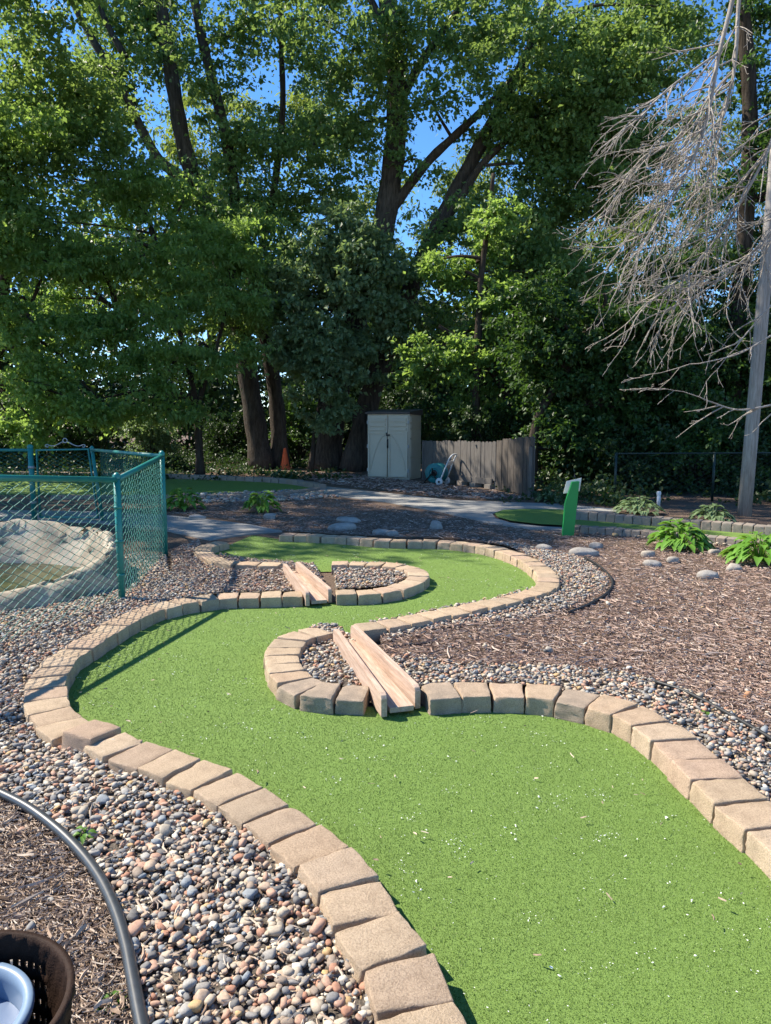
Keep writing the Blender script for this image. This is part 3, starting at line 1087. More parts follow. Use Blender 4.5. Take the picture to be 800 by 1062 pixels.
frail(up(FC1, H1 - .01), up(FC2, H2 - .01)); frail(up(FC2, H2 - .01), up(FC3 + Vector((-.12, 0, 0)), H3 - .01)); frail(up(FC1, H1 - .01), up(F0, 1.30)); frail(up(FG, H3 - .02), up(FL, H3 - .02))
frail(up(F0, 1.30), up(FS, 1.30)); fpost(FS, 1.31)
for a, b, h0, h1 in ((FC1, FC2, H1, H2), (FC2, FC3, H2, H3), (FC1, F0, H1, 1.31), (FG, FL, H3, H3), (F0, FS, 1.31, 1.31)):
    V, F = link_mesh(rel(a), rel(b), h0, h1)
    np_obj('wire_mesh', V, F, M['tealmesh'], t)
# tension bands on the near corner post
for z in (.25, .55, .85):
    MB().lathe([(.033, -.012), (.036, -.012), (.036, .012), (.033, .012)], 12, (0, 0, z)).build('tension_band', M['teal'], t)
MB().lathe([(.045, -.02), (.05, -.02), (.05, .02), (.045, .02)], 12, tuple(rel(FG) + Vector((0, 0, .86)))).build('hinge_band', M['galv'], t)
MB().lathe([(.045, -.02), (.05, -.02), (.05, .02), (.045, .02)], 12, tuple(rel(FG) + Vector((0, 0, .3)))).build('hinge_band', M['galv'], t)

ga, gb = FG + (FC3 - FG) * .09, FG + (FC3 - FG) * .93
gt = thing('chain_link_gate', 'chain-link gate with a wire scroll on its top rail at the back of the pond', 'gate', ga)
g0 = Vector((0, 0, 0)); g1 = gb - ga
MB().tube([g0 + Vector((0, 0, .06)), g0 + Vector((0, 0, 1.13)), g1 + Vector((-.1, 0, 1.15)), g1 + Vector((0, 0, .06)), g0 + Vector((0, 0, .06))], .02, 10).build('frame', M['teal'], gt)
V, F = link_mesh(g0, g1, 1.1, 1.12, z0=.08)
np_obj('wire_mesh', V, F, M['tealmesh'], gt)
gd = g1.normalized(); gm = g1 * .5 + Vector((0, 0, 1.17))
sc_pts = []
for s in (-1, 1):
    pts = [gm + gd * (s * x) + Vector((0, 0, z)) for x, z in ((.0, .085), (.05, .09), (.11, .06), (.17, .035), (.24, .03), (.30, .05), (.33, .035), (.31, .01), (.28, .02))]
    MB().tube([Vector(p) for p in catmull(pts, 4)], .008, 6).build('scroll', M['galv'], gt)
MB().tube([gm + gd * (.035 * math.cos(a)) + Vector((0, 0, .115 + .035 * math.sin(a))) for a in np.linspace(0, 2 * PI, 14)], .007, 6).build('scroll_ring', M['galv'], gt)

# dark chain-link at the far right
A = at(678, 536); A = Vector((A.x, 14.4, 0)); B = Vector((A.x + 2.0, 14.6, 0)); Cc = Vector((A.x + 4.2, 14.8, 0))
t2 = thing('chain_link_fence', 'dark green chain-link fence in deep shade behind the white marker pipe', 'fence', A)
for p in (A, B, Cc):
    MB().tube([p - A, p - A + Vector((0, 0, .98))], .026, 10).build('post', M['darkgreen'], t2)
MB().tube([Vector((0, 0, .96)), Cc - A + Vector((0, 0, .96))], .015, 8).build('top_rail', M['darkgreen'], t2)
V, F = link_mesh(Vector((0, 0, 0)), Cc - A, .97, .97, .075, .002)
np_obj('wire_mesh', V, F, M['darkgreen'], t2)
o = MB()
p = at(687, 529)
o.tube([(0, 0, 0), (0, 0, .3)], .034, 12).lathe([(.04, .25), (.04, .3), (.03, .32), (.001, .322)], 12)
o = o.build('marker_pipe', M['white'])
o.location = (p.x, 13.4, 0)
tag(o, 'short white marker pipe standing before the dark fence', 'pipe')

# ------------------------------------------------------------------ hoses and edging
HZ = .022
hp = [tuple(at(x, y, HZ)) for x, y in ((-70, 800), (-30, 815), (0, 829), (30, 845), (60, 866), (85, 890), (105, 918), (120, 950), (131, 985), (138, 1020), (146, 1062), (158, 1120), (175, 1200))]
hp = [(x, y, .026 + float(bed_h([x], [y])[0])) for x, y, _ in hp]
o = MB().tube([Vector(p) for p in catmull(hp, 8)], .019, 14).build('irrigation_pipe', M['hose'])
tag(o, 'black poly pipe curving between the pebbles and mulch in front', 'pipe')

def edging(pix, label, h=.05):
    P = catmull([tuple(at(x, y, .03)) for x, y in pix], 8)
    m = MB()
    V = []
    for i, p in enumerate(P):
        a, b = P[max(i - 1, 0)], P[min(i + 1, len(P) - 1)]
        t_ = Vector(b - a).normalized(); nr = Vector((-t_.y, t_.x, 0))
        for e, z in ((-.004, 0), (-.004, h), (.004, h), (.004, 0)):
            V.append(Vector((p[0], p[1], 0)) + nr * e + Vector((0, 0, z)))
    n = len(P)
    F = [(i * 4 + k, i * 4 + k + 1, i * 4 + k + 5, i * 4 + k + 4) for i in range(n - 1) for k in range(3)]
    m.add(V, F)
    m.tube([Vector((p[0], p[1], h)) for p in P], .010, 8)
    tag(m.build('garden_edging', M['edging']), label, 'edging', 'black plastic garden edging')
edging([(606, 579), (622, 589), (633, 600), (635, 609), (627, 619), (608, 630), (590, 637)], 'black edging strip bending round the pebble band behind the far border')
edging([(680, 710), (710, 720), (745, 738), (775, 755), (805, 773), (850, 805)], 'black edging strip between pebbles and mulch by the right border')
edging([(402, 674), (416, 672), (432, 670), (446, 668)], 'short black edging end poking out beside the near chute', .045)

# ------------------------------------------------------------------ stones on the mulch
def stone(px, py, wpx, hpx, label, mat='stone', seed=0, cat='stone'):
    p = at(px, py + hpx * .5)
    s = FPX / math.hypot(p.y, CAMH)
    w_, h_ = wpx / s, hpx / s
    g = np.random.default_rng(100 + seed)
    V0, F0 = ICO[3]
    V = V0.copy()
    V = np.sign(V) * np.abs(V) ** .8
    V = V * (1 + wobble(V, .30, 2.2, g)[:, :1] + wobble(V, .10, 6, g)[:, :1])
    V *= np.array([w_ / 2, w_ / 2 * g.uniform(.6, .8), h_ * .62])
    V[:, 2] += h_ * .30
    o = np_obj('field_stone', V, F0, M[mat], smooth=True)
    o.location = (p.x, p.y + w_ * .2, 0)
    o.rotation_euler = (0, 0, g.uniform(-.3, .3))
    tag(o, label, cat, 'stones lying on the mulch')
stone(355, 546, 28, 9, 'flat grey stone on the mulch behind the first edging blocks from the path', seed=1)
stone(361, 539, 26, 7, 'pale grey stone lying just behind the flat grey one', seed=2)
stone(396, 552, 20, 6, 'low grey stone close behind the far border\'s bend', seed=3)
stone(407, 553, 14, 6, 'small grey stone touching the low grey stone behind the border', seed=4)
stone(453, 544, 13, 9, 'upright dark grey stone alone on the mulch below the wooden fence', seed=5)
stone(608, 573, 32, 9, 'long grey stone on mulch in front of the sign post', seed=6)
stone(619, 566, 16, 8, 'rounded grey stone resting behind the long grey one', seed=7)
stone(566, 568, 18, 7, 'dark flat stone left of the sign post\'s foot', seed=8)
stone(673, 574, 15, 8, 'tan rounded stone left of the bright hosta', 'tanstone', 9)
stone(677, 584, 17, 8, 'grey stone right below the tan rounded one', seed=10)
stone(699, 581, 15, 7, 'tan flat stone under the bright hosta', 'tanstone', 11)
stone(742, 572, 12, 6, 'small tan stone between the two bright hostas', 'tanstone', 12)
stone(737, 596, 23, 9, 'wide grey stone below the right-hand hosta pair', seed=13)
stone(762, 589, 15, 8, 'rounded pale stone under the rightmost hosta', 'tanstone', 14)
stone(569, 675, 8, 8, 'white chalky stone alone on the mulch right of the near chute', 'tanstone', 15)
stone(778, 722, 11, 8, 'orange stone on mulch near the right photo edge', 'orangestone', 16)
stone(596, 693, 9, 6, 'round blue-grey stone at the edge of the right pebble band', seed=17)
stone(636, 699, 9, 6, 'smooth grey stone on the edge of mulch and pebbles at right', seed=18)
stone(280, 535, 14, 7, 'pale grey stone under the hosta nearer the far border', seed=19)
stone(203, 536, 18, 5, 'flat grey stone on the mulch beside the concrete walk', seed=20)

# ------------------------------------------------------------------ hostas
def make_hosta(name, label, cat, loc, rad, hgt, nl, mat, seed, group, leaf=(.16, .09)):
    g = np.random.default_rng(seed)
    V, F = [], []
    for i in range(nl):
        a = g.uniform(0, 2 * PI); ring = math.sqrt(g.random())
        L = leaf[0] * g.uniform(.8, 1.25); W = leaf[1] * g.uniform(.85, 1.2)
        base = Vector((math.cos(a) * rad * ring * .62, math.sin(a) * rad * ring * .62, hgt * (1 - ring ** 1.6 * .75) * g.uniform(.7, 1.0)))
        d = Vector((math.cos(a), math.sin(a), 0)); sd = Vector((-d.y, d.x, 0))
        b = len(V)
        nseg = 6
        for k in range(nseg + 1):
            u = k / nseg
            wv = W * math.sin(min(1, u * 1.02) ** .75 * PI) * .5 + .002
            z = L * (.42 * (1 - ring * .6) * u - .62 * u * u * (0.5 + ring * .5))
            c = base + d * (L * u * .92) + Vector((0, 0, z))
            V += [c - sd * wv + Vector((0, 0, wv * .35)), c, c + sd * wv + Vector((0, 0, wv * .35))]
        for k in range(nseg):
            q = b + k * 3
            F += [(q, q + 3, q + 4, q + 1), (q + 1, q + 4, q + 5, q + 2)]
        # petiole
        st = Vector((math.cos(a) * .02, math.sin(a) * .02, 0)); m = len(V)
        V += [st - sd * .004, st + sd * .004, base + sd * .004, base - sd * .004]
        F.append((m, m + 1, m + 2, m + 3))
    o = np_obj(name, np.array([tuple(v) for v in V]), np.array(F), mat, smooth=True)
    o.location = loc
    return tag(o, label, cat, group)
HG = 'hostas in the mulch beds'
make_hosta('hosta', 'bright green hosta on mulch right of the sign post', 'hosta', at(704, 569), .46, .36, 150, M['hosta'], 61, HG)
make_hosta('hosta', 'bright green hosta cut off by the right photo edge', 'hosta', at(788, 584), .48, .36, 150, M['hosta'], 62, HG)
make_hosta('hosta', 'dark green hosta next to the pond fence corner', 'hosta', at(191, 529), .42, .42, 110, M['hosta'], 63, HG)
make_hosta('hosta', 'dark green hosta between the far left turf and the concrete walk', 'hosta', at(272, 532), .36, .40, 95, M['hosta'], 64, HG)
make_hosta('perennial', 'pale leafy perennial left of the white marker pipe', 'plant', at(662, 533), .55, .3, 130, M['palehosta'], 65, 'pale perennials on the bank', (.14, .07))
make_hosta('perennial', 'pale leafy perennial at the foot of the utility pole', 'plant', at(738, 540), .42, .27, 110, M['palehosta'], 66, 'pale perennials on the bank', (.14, .07))
make_hosta('perennial', 'pale leafy perennial right of the wooden fence end', 'plant', at(575, 520), .45, .3, 90, M['palehosta'], 67, 'pale perennials on the bank', (.14, .07))
make_hosta('weed', 'tiny green weed sprouting beside the black pipe in front', 'weed', at(118, 1043), .05, .03, 40, M['weed'], 68, 'small weeds', (.022, .012))
make_hosta('weed', 'tiny light green weed among the pebbles beside the pipe', 'weed', at(88, 868, .04), .03, .04, 10, M['weed'], 69, 'small weeds', (.03, .016))
make_hosta('weed', 'tiny weed at the pebble edge near the right border', 'weed', at(731, 743, .03), .03, .03, 10, M['weed'], 70, 'small weeds', (.03, .016))

# ------------------------------------------------------------------ sign post
p = at(583, 555.5)
t = thing('sign_post', 'green slanted post with a cream plate behind its top, standing on the mulch', 'sign post', p, R(-6))
m = MB()
prof = [(0, 0), (.157, 0), (.185, .40), (.21, .765), (.109, .755), (.024, .455)]
n = len(prof)
V = [(x, -.045, z) for x, z in prof] + [(x, .045, z) for x, z in prof]
F = [tuple(range(n)), tuple(reversed(range(n, 2 * n)))] + [(i, i + n, (i + 1) % n + n, (i + 1) % n) for i in range(n)]
m.add(V, F)
m.build('post', M['signgreen'], t, bevel=.006)
m = MB()
quad = [(.012, .065, .585), (.232, .065, .622), (.262, .125, .800), (.056, .125, .748)]
V = quad + [(x, y + .016, z + .004) for x, y, z in quad]
m.add(V, [(0, 1, 2, 3), (7, 6, 5, 4), (0, 4, 5, 1), (1, 5, 6, 2), (2, 6, 7, 3), (3, 7, 4, 0)])
m.build('sign_plate', M['signwhite'], t)
MB().tube([(.16, .05, .80), (.16, .10, .86)], .008, 6).box((.13, .055, .70), (.05, .03, .06)).build('bracket', M['black'], t)

# ------------------------------------------------------------------ cone
p = Vector((at(296, 486).x, 24.4, 0))
p.x = pxat(296, 24.4).x
t = thing('traffic_cone', 'orange traffic cone standing in front of the dark trees', 'cone', p)
MB().lathe([(.17, .035), (.155, .06), (.045, .68), (.035, .70), (.03, .69)], 24).build('cone_body', M['orange'], t)
MB().box((0, 0, .02), (.42, .42, .04)).build('base', M['orange'], t, bevel=.012)

# ------------------------------------------------------------------ shed
def build_shed():
    Y0 = 20.2
    fl = pxat(381, Y0 + .25); fr = pxat(424.5, Y0 - .25)
    d = fr - fl; W = d.length
    rz = math.atan2(d.y, d.x)
    t = thing('storage_shed', 'beige resin garden shed with double doors and a dark roof', 'shed', fl, rz)
    D, H = .86, 1.78
    m = MB()
    m.box((W / 2, .03 + D / 2, H / 2), (W, D, H)).build('body', M['shed'], t, bevel=.015)
    # right wall siding boards
    for z0, z1 in ((.06, .58), (.60, 1.1), (1.12, 1.36), (1.38, 1.52), (1.54, 1.72)):
        MB().box((W + .004, .03 + D / 2, (z0 + z1) / 2), (.03, D - .12, z1 - z0 - .015)).build('wall_panel', M['shed'], t, bevel=.004)
    for s in (0, 1):
        x0 = .035 if s == 0 else W / 2 + .013
        x1 = W / 2 - .013 if s == 0 else W - .035
        dm = MB().box(((x0 + x1) / 2, .012, .90), (x1 - x0, .036, 1.68))
        dr = dm.build('door', M['shed'], t, bevel=.006)
        q = MB()
        for k in range(3):                                             # upper slats
            q.box(((x0 + x1) / 2, -.022, 1.365 + k * .122), (x1 - x0 - .09, .034, .085))
        q.build('louvre', M['shed'], dr, bevel=.004)
        # curved brace rail and frame strips on the lower panel
        q = MB()
        q.box((x0 + .03, -.020, .66), (.05, .030, 1.14)).box((x1 - .03, -.020, .66), (.05, .030, 1.14)).box(((x0 + x1) / 2, -.0205, 1.262), (x1 - x0 - .01, .029, .05)).box(((x0 + x1) / 2, -.0205, .10), (x1 - x0 - .01, .029, .06))
        pts = []
        for k in range(11):
            u = k / 10
            xx = (x0 + .06) + (x1 - x0 - .12) * (u if s else 1 - u)
            pts.append(Vector((xx, -.006, 1.20 - .95 * u ** 1.9)))
        q.tube(pts, .026, 6)
        q.build('door_trim', M['shed'], dr, bevel=.003)
        for z in (.25, .9, 1.55):
            MB().box((x0 - .012 if s == 0 else x1 + .012, -.012, z), (.035, .02, .09)).build('hinge', M['galv'], dr)
    MB().tube([(W / 2 + .012, -.02, .86), (W / 2 + .012, -.06, .89), (W / 2 + .012, -.06, 1.06), (W / 2 + .012, -.02, 1.09)], .02, 8).build('handle', M['black'], t)
    MB().box((W / 2 + .02, -.035, 1.20), (.10, .03, .045)).tube([(W / 2 - .03, -.04, 1.22), (W / 2 - .03, -.04, 1.27)], .015, 6).build('latch', M['black'], t)
    m = MB()
    m.add([(-.035, -.045, H - .01), (W + .035, -.045, H - .01), (W + .035, D + .075, H - .04), (-.035, D + .075, H - .04),
           (-.035, -.045, H + .05), (W + .035, -.045, H + .05), (W + .035, D + .075, H + .13), (-.035, D + .075, H + .13)],
          [(0, 3, 2, 1), (4, 5, 6, 7), (0, 1, 5, 4), (1, 2, 6, 5), (2, 3, 7, 6), (3, 0, 4, 7)])
    m.build('roof', M['shedroof'], t, bevel=.012)
build_shed()

# ------------------------------------------------------------------ wooden fence beside the shed
def plank_panel(A, B, h0, h1, z0, mat, parent, org, seed, bw=.14):
    g = np.random.default_rng(seed)
    A, B = Vector(A), Vector(B); d = B - A; L = d.length; d.normalize(); nr = Vector((-d.y, d.x, 0))
    n = int(L / bw); m = MB()
    for i in range(n):
        u = (i + .5) / n
        h = h0 + (h1 - h0) * u + g.normal(0, .012)
        w_ = L / n - .008
        c = A + d * (L * u) + nr * g.normal(0, .006)
        hz = z0 + g.normal(0, .006)
        P = []
        for e in (-.011, .011):
            for x, z in ((-w_ / 2, hz), (w_ / 2, hz), (w_ / 2, h - .035), (w_ / 2 - .03, h), (-w_ / 2 + .03, h), (-w_ / 2, h - .035)):
                P.append(c - org + d * x + nr * e + Vector((0, 0, z)))
        m.add(P, [(0, 1, 2, 3, 4, 5), (11, 10, 9, 8, 7, 6)] + [(i_, i_ + 6, (i_ + 1) % 6 + 6, (i_ + 1) % 6) for i_ in range(6)])
    return m.build('board_panel', mat, parent)
WA = pxat(440, 20.0); WB = pxat(514, 17.2); WC = pxat(553, 15.3)
t = thing('wooden_fence', 'weathered grey board fence right of the beige shed', 'fence', WA)
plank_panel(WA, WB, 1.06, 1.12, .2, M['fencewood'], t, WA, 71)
plank_panel(WB + Vector((.01, -.03, 0)), WC, 1.15, 1.28, .02, M['fencewood_shaded'], t, WA, 72, .16)
dd = (WB - WA).normalized(); nn = Vector((dd.y, -dd.x, 0))
ang = math.atan2(dd.y, dd.x)
rot = Matrix.Rotation(ang, 3, 'Z')
mid = (WB - WA) * .66
MB().box(tuple(mid + nn * .03 + Vector((0, 0, .17))), ((WB - WA).length * .62, .04, .14), rot).build('kick_board', M['fencewood'], t)
for u in (.38, .56, .74, .93):
    MB().box(tuple((WB - WA) * u + nn * -.02 + Vector((0, 0, .05))), (.24, .2, .11), rot).build('footing_block', M['greyblock'], t, bevel=.012)
for q in (WA + Vector((0, .06, 0)), WB + Vector((.03, .06, 0)), WC + Vector((-.03, .07, 0))):
    MB().box(tuple(q - WA + Vector((0, 0, .53))), (.09, .09, 1.06), rot).build('post', M['fencewood'], t)

# ------------------------------------------------------------------ hose reel cart
def build_reel():
    p = pxat(453, 18.5)
    t = thing('hose_reel_cart', 'teal garden hose on a white-framed wheeled reel by the wooden fence', 'hose reel', p, R(-116))
    # x = axle direction
    for s in (-1, 1):
        MB().lathe([(.13, -.012), (.235, -.014), (.245, 0), (.235, .014), (.13, .012)], 28, (s * .17, 0, .30), 'x').lathe([(.001, -.006), (.14, -.006), (.14, .006), (.001, .006)], 20, (s * .17, 0, .30), 'x').build('reel_flange', M['tealdrum'], t)
    MB().lathe([(.035, -.20), (.035, .23)], 12, (0, 0, .30), 'x').build('axle', M['black'], t)
    MB().lathe([(.001, .185), (.075, .185), (.085, .176), (.085, .165)], 18, (0, 0, .30), 'x').lathe([(.001, -.185), (.075, -.185), (.085, -.176), (.085, -.165)], 18, (0, 0, .30), 'x').build('hub_cap', M['black'], t)
    pts = []
    for i in range(220):
        a = i * 2 * PI / 22
        lay = i // 75
        x = -.14 + .28 * abs(((i / 75) % 2) - 1)
        pts.append((x, (.15 + lay * .028) * math.cos(a), .30 + (.15 + lay * .028) * math.sin(a)))
    MB().tube(pts, .017, 7).build('hose_coil', M['tealhose'], t)
    # leaning tubular handle frame
    f = MB()
    f.tube([(-.21, .16, .04), (-.21, .17, .10), (-.20, .40, .66), (-.18, .46, .74), (-.10, .48, .77), (.10, .48, .77), (.18, .46, .74), (.20, .40, .66), (.21, .17, .10), (.21, .16, .04)], .019, 8)
    f.tube([(-.2, .36, .56), (.2, .36, .56)], .015, 8)
    f.build('handle_frame', M['white'], t)
    MB().box((0, .355, .55), (.3, .02, .12), Matrix.Rotation(R(-22), 3, 'X')).build('crossbar_panel', M['white'], t, bevel=.006)
    f = MB()
    for s in (-1, 1):
        f.tube([(s * .21, .16, .07), (s * .21, -.05, .30), (s * .21, -.26, .05)], .018, 8)
    f.tube([(-.21, -.26, .04), (.21, -.26, .04)], .018, 8)
    f.build('stand_frame', M['black'], t)
    for s in (-1, 1):
        wh = MB().lathe([(.03, -.022), (.085, -.022), (.095, -.012), (.095, .012), (.085, .022), (.03, .022)], 20, (s * .25, .17, .095), 'x').build('wheel', M['white'], t)
        MB().lathe([(.001, -.026), (.03, -.026), (.03, .026), (.001, .026)], 12, (s * .25, .17, .095), 'x').build('hub', M['black'], wh)
    MB().tube([(.23, 0, .30), (.27, 0, .30), (.27, .0, .42), (.33, 0, .42)], .013, 8).build('crank', M['black'], t)
    MB().tube([Vector(q) for q in catmull([(-.12, -.2, .22), (-.2, -.32, .22), (-.34, -.36, .12), (-.46, -.28, .03), (-.5, -.15, .02), (-.42, -.04, .02)], 6)], .018, 8).build('loose_hose', M['galv'], t)
build_reel()

# ------------------------------------------------------------------ utility pole
b = at(772, 535)
tp = atY(806, 150, b.y)
tp2 = b + (tp - b) * 1.75
o = MB().tube([b + (tp2 - b) * (k / 8) for k in range(9)], [.112 - .03 * k / 8 for k in range(9)], 18).build('utility_pole', M['polewood'])
tag(o, 'grey weathered wooden utility pole rising before the trees', 'pole')

# ------------------------------------------------------------------ basket and pail in the corner
def build_basket():
    zt = .65
    c = at(-55, 1048, zt)
    r = .186
    n = 144; rows = 40
    V, F = [], []
    for side in (0, 1):
        for j in range(rows + 1):
            u = j / rows
            for i in range(n):
                a = 2 * PI * i / n
                rr = r * (.80 + .20 * u) - (.006 if side else 0) + .0022 * math.sin(i * PI / 2) * math.sin(j * PI / 2)
                rr += (.006 if u > .965 and not side else 0)
                V.append((rr * math.cos(a), rr * math.sin(a), zt * u + (.012 if side and j == 0 else 0)))
    off = (rows + 1) * n
    def hole(i, j):
        return 22 <= j <= 36 and j % 2 == 0 and i % 2 == 0 and (i // 12) % 2 == 0
    for j in range(rows):
        for i in range(n):
            k = (i + 1) % n
            a, b_, c_, d = j * n + i, j * n + k, (j + 1) * n + k, (j + 1) * n + i
            if hole(i, j):
                for (p, q) in ((a, b_), (b_, c_), (c_, d), (d, a)):
                    F.append((p, q, q + off, p + off))
                continue
            F.append((a, b_, c_, d)); F.append((d + off, c_ + off, b_ + off, a + off))
    for i in range(n):
        k = (i + 1) % n
        a, b_ = rows * n + i, rows * n + k
        F.append((a, b_, b_ + off, a + off))
    o = np_obj('basket', V, F, M['brownbin'], smooth=True)
    o.location = (c.x, c.y, 0)
    tag(o, 'dark brown slotted basket standing in the near left corner', 'basket')
    q = at(-58, 1060, .60)
    t = thing('pail', 'blue-grey plastic pail standing inside the brown basket', 'pail', (q.x, q.y, .014))
    MB().lathe([(.001, .004), (.10, .004), (.126, .57), (.136, .575), (.138, .585), (.134, .592), (.120, .59), (.118, .57), (.098, .03), (.001, .03)], 56).build('bucket', M['bluepail'], t)
    MB().lathe([(.001, .535), (.1165, .535)], 40).build('contents', M['darkpail'], t)
build_basket()

# ------------------------------------------------------------------ trees
def leaf_cloud(C, Rr, n, size, g, droop=.35, sub=9, flat=.75, elong=1.0, lz=.5):
    """leaves for clumps: centres C (m,3), radii Rr (m,), n leaves in all -> V, F"""
    C = np.asarray(C); Rr = np.asarray(Rr, float)
    wgt = Rr ** 2; wgt /= wgt.sum()
    m = len(C)
    # sub-clumps
    sub = int(sub * 2.4)
    n = int(n * 1.25); size = size * .9
    D = g.normal(size=(m, sub, 3)); D /= np.linalg.norm(D, axis=2, keepdims=True)
    rad = g.uniform(.15, 1.38, (m, sub, 1))
    SC_ = C[:, None] + D * rad * Rr[:, None, None] * np.array([1, 1, flat])
    SR = Rr[:, None] * g.uniform(.12, .42, (m, sub))
    wsub = g.random((m, sub)) ** 1.5 + .05; wsub = np.cumsum(wsub / wsub.sum(1, keepdims=True), 1)
    ci = g.choice(m, n, p=wgt); si = np.minimum((wsub[ci] < g.random(n)[:, None]).sum(1), sub - 1)
    d = g.normal(size=(n, 3)); d /= np.linalg.norm(d, axis=1, keepdims=True)
    rr = g.random(n) ** .5
    # each spray is a drooping fan: longer outward than across
    od = D[ci, si] * np.array([1, 1, .4]) + np.array([0, 0, -.25])
    P = SC_[ci, si] + d * (SR[ci, si] * rr)[:, None] * np.array([1.05, 1.05, lz]) + od * (SR[ci, si] * g.uniform(-.2, 1.1, n))[:, None]
    far_ = g.random(n) < .12
    P[far_] += g.normal(0, .4, (int(far_.sum()), 3)) * Rr[ci[far_], None]
    # leaf axis: outward, hanging
    ax = d * .8 + g.normal(0, .55, (n, 3)); ax[:, 2] -= droop
    ax /= np.linalg.norm(ax, axis=1, keepdims=True)
    up_ = g.normal(0, .55, (n, 3)); up_[:, 2] += 1.0
    sd = np.cross(ax, up_); sd /= np.linalg.norm(sd, axis=1, keepdims=True) + 1e-9
    nr = np.cross(sd, ax)
    L = size * g.uniform(.65, 1.3, n)[:, None]; W = L * .36 / elong
    V = np.zeros((n, 4, 3))
    V[:, 0] = P
    V[:, 1] = P + ax * L * .42 - sd * W + nr * W * .35
    V[:, 2] = P + ax * L * elong ** .5
    V[:, 3] = P + ax * L * .42 + sd * W + nr * W * .35
    b = np.arange(n)[:, None] * 4
    F = np.concatenate([b + np.array([[0, 1, 2]]), b + np.array([[0, 2, 3]])], 0)
    return V.reshape(-1, 3), F

def regions_to_clumps(regs, g):
    """regs: (px,py,rx_px,ry_px,Y,dY,count,clump_radius)"""
    C, Rr = [], []
    for px, py, rx, ry, Y, dY, cnt, cr in regs:
        for _ in range(cnt):
            a = g.uniform(0, 2 * PI); q = math.sqrt(g.random())
            C.append(tuple(atY(px + rx * q * math.cos(a), py + ry * q * math.sin(a), Y + g.uniform(-dY, dY))))
            Rr.append(cr * g.uniform(.65, 1.25))
    return np.array(C), np.array(Rr)

def limb(m, pix, Y, r0, r1, n=10, ground=False, dY=0.0):
    """pix: polyline in the picture plane at depth Y (dY = depth change to the end); r in metres"""
    pts = []
    for i, (x, y) in enumerate(pix):
        yy = Y + dY * i / (len(pix) - 1)
        pts.append(tuple(pxat(x, yy, 0) if (ground and i == 0) else atY(x, y, yy)))
    P = catmull(pts, 6)
    k = len(P)
    rad = []
    for i in range(k):
        u = i / (k - 1)
        r = r0 + (r1 - r0) * u
        if ground:
            r *= 1 + .28 * math.exp(-u * 16)
        rad.append(r * (1 + .06 * math.sin(i * 1.7)))
    m.tube([Vector(p) for p in P], rad, n)
    return P

def tree(name, label, trunk_limbs, regs, nleaf, size, leafmat, bark, seed, group='trees of the wood edge', droop=.35, elong=1.0, sub=9, twigs=True, cat='tree', world=(), flat=.6, lz=.42):
    g = np.random.default_rng(seed)
    m = MB()
    all_pts = []
    for lb in trunk_limbs:
        P = limb(m, **lb)
        all_pts.append(P[len(P) // 3:])
    base = None
    C, Rr = regions_to_clumps(regs, g)
    for x0, x1, y0, y1, z0, z1, cnt, cr in world:
        C = np.concatenate([C, np.stack([g.uniform(x0, x1, cnt), g.uniform(y0, y1, cnt), g.uniform(z0, z1, cnt)], 1)])
        Rr = np.concatenate([Rr, cr * g.uniform(.7, 1.2, cnt)])
    AP = np.concatenate(all_pts)
    if twigs:                                                        # branches out to the clumps
        order = g.permutation(len(C))[:26]
        for i in order:
            d = np.linalg.norm(AP - C[i], axis=1) + np.where(AP[:, 2] > C[i][2] + .5, 3.0, 0)
            j = int(np.argmin(d))
            if d[j] < .3 or d[j] > 8:
                continue
            a, c = AP[j], C[i]
            mid1 = a + (c - a) * .4 + np.array([g.normal(0, .12), g.normal(0, .12), abs(g.normal(.15, .15))])
            mid2 = a + (c - a) * .75 + np.array([g.normal(0, .12), g.normal(0, .12), .1])
            m.tube([Vector(p) for p in catmull([a, mid1, mid2, c], 3)], list(np.linspace(.055, .014, 10)), 5)
    base = Vector(trunk_origin(trunk_limbs[0]))
    t = thing(name, label, cat, base, 0, group)
    o = m.build('trunk', bark, t)
    me = o.data
    co = np.empty(len(me.vertices) * 3, np.float32); me.vertices.foreach_get('co', co)
    co = co.reshape(-1, 3) - np.array(base, np.float32); me.vertices.foreach_set('co', co.ravel()); me.update()
    V, F = leaf_cloud(C, Rr, nleaf, size, g, droop, sub, flat, elong, lz)
    np_obj('crown', V - np.array(base), F, leafmat, t)
    return t

def trunk_origin(lb):
    x, y = lb['pix'][0]
    p = pxat(x, lb['Y'], 0)
    return (p.x, p.y, 0)

LB = lambda pix, Y, r0, r1, n=10, ground=False, dY=0.0: dict(pix=pix, Y=Y, r0=r0, r1=r1, n=n, ground=ground, dY=dY)

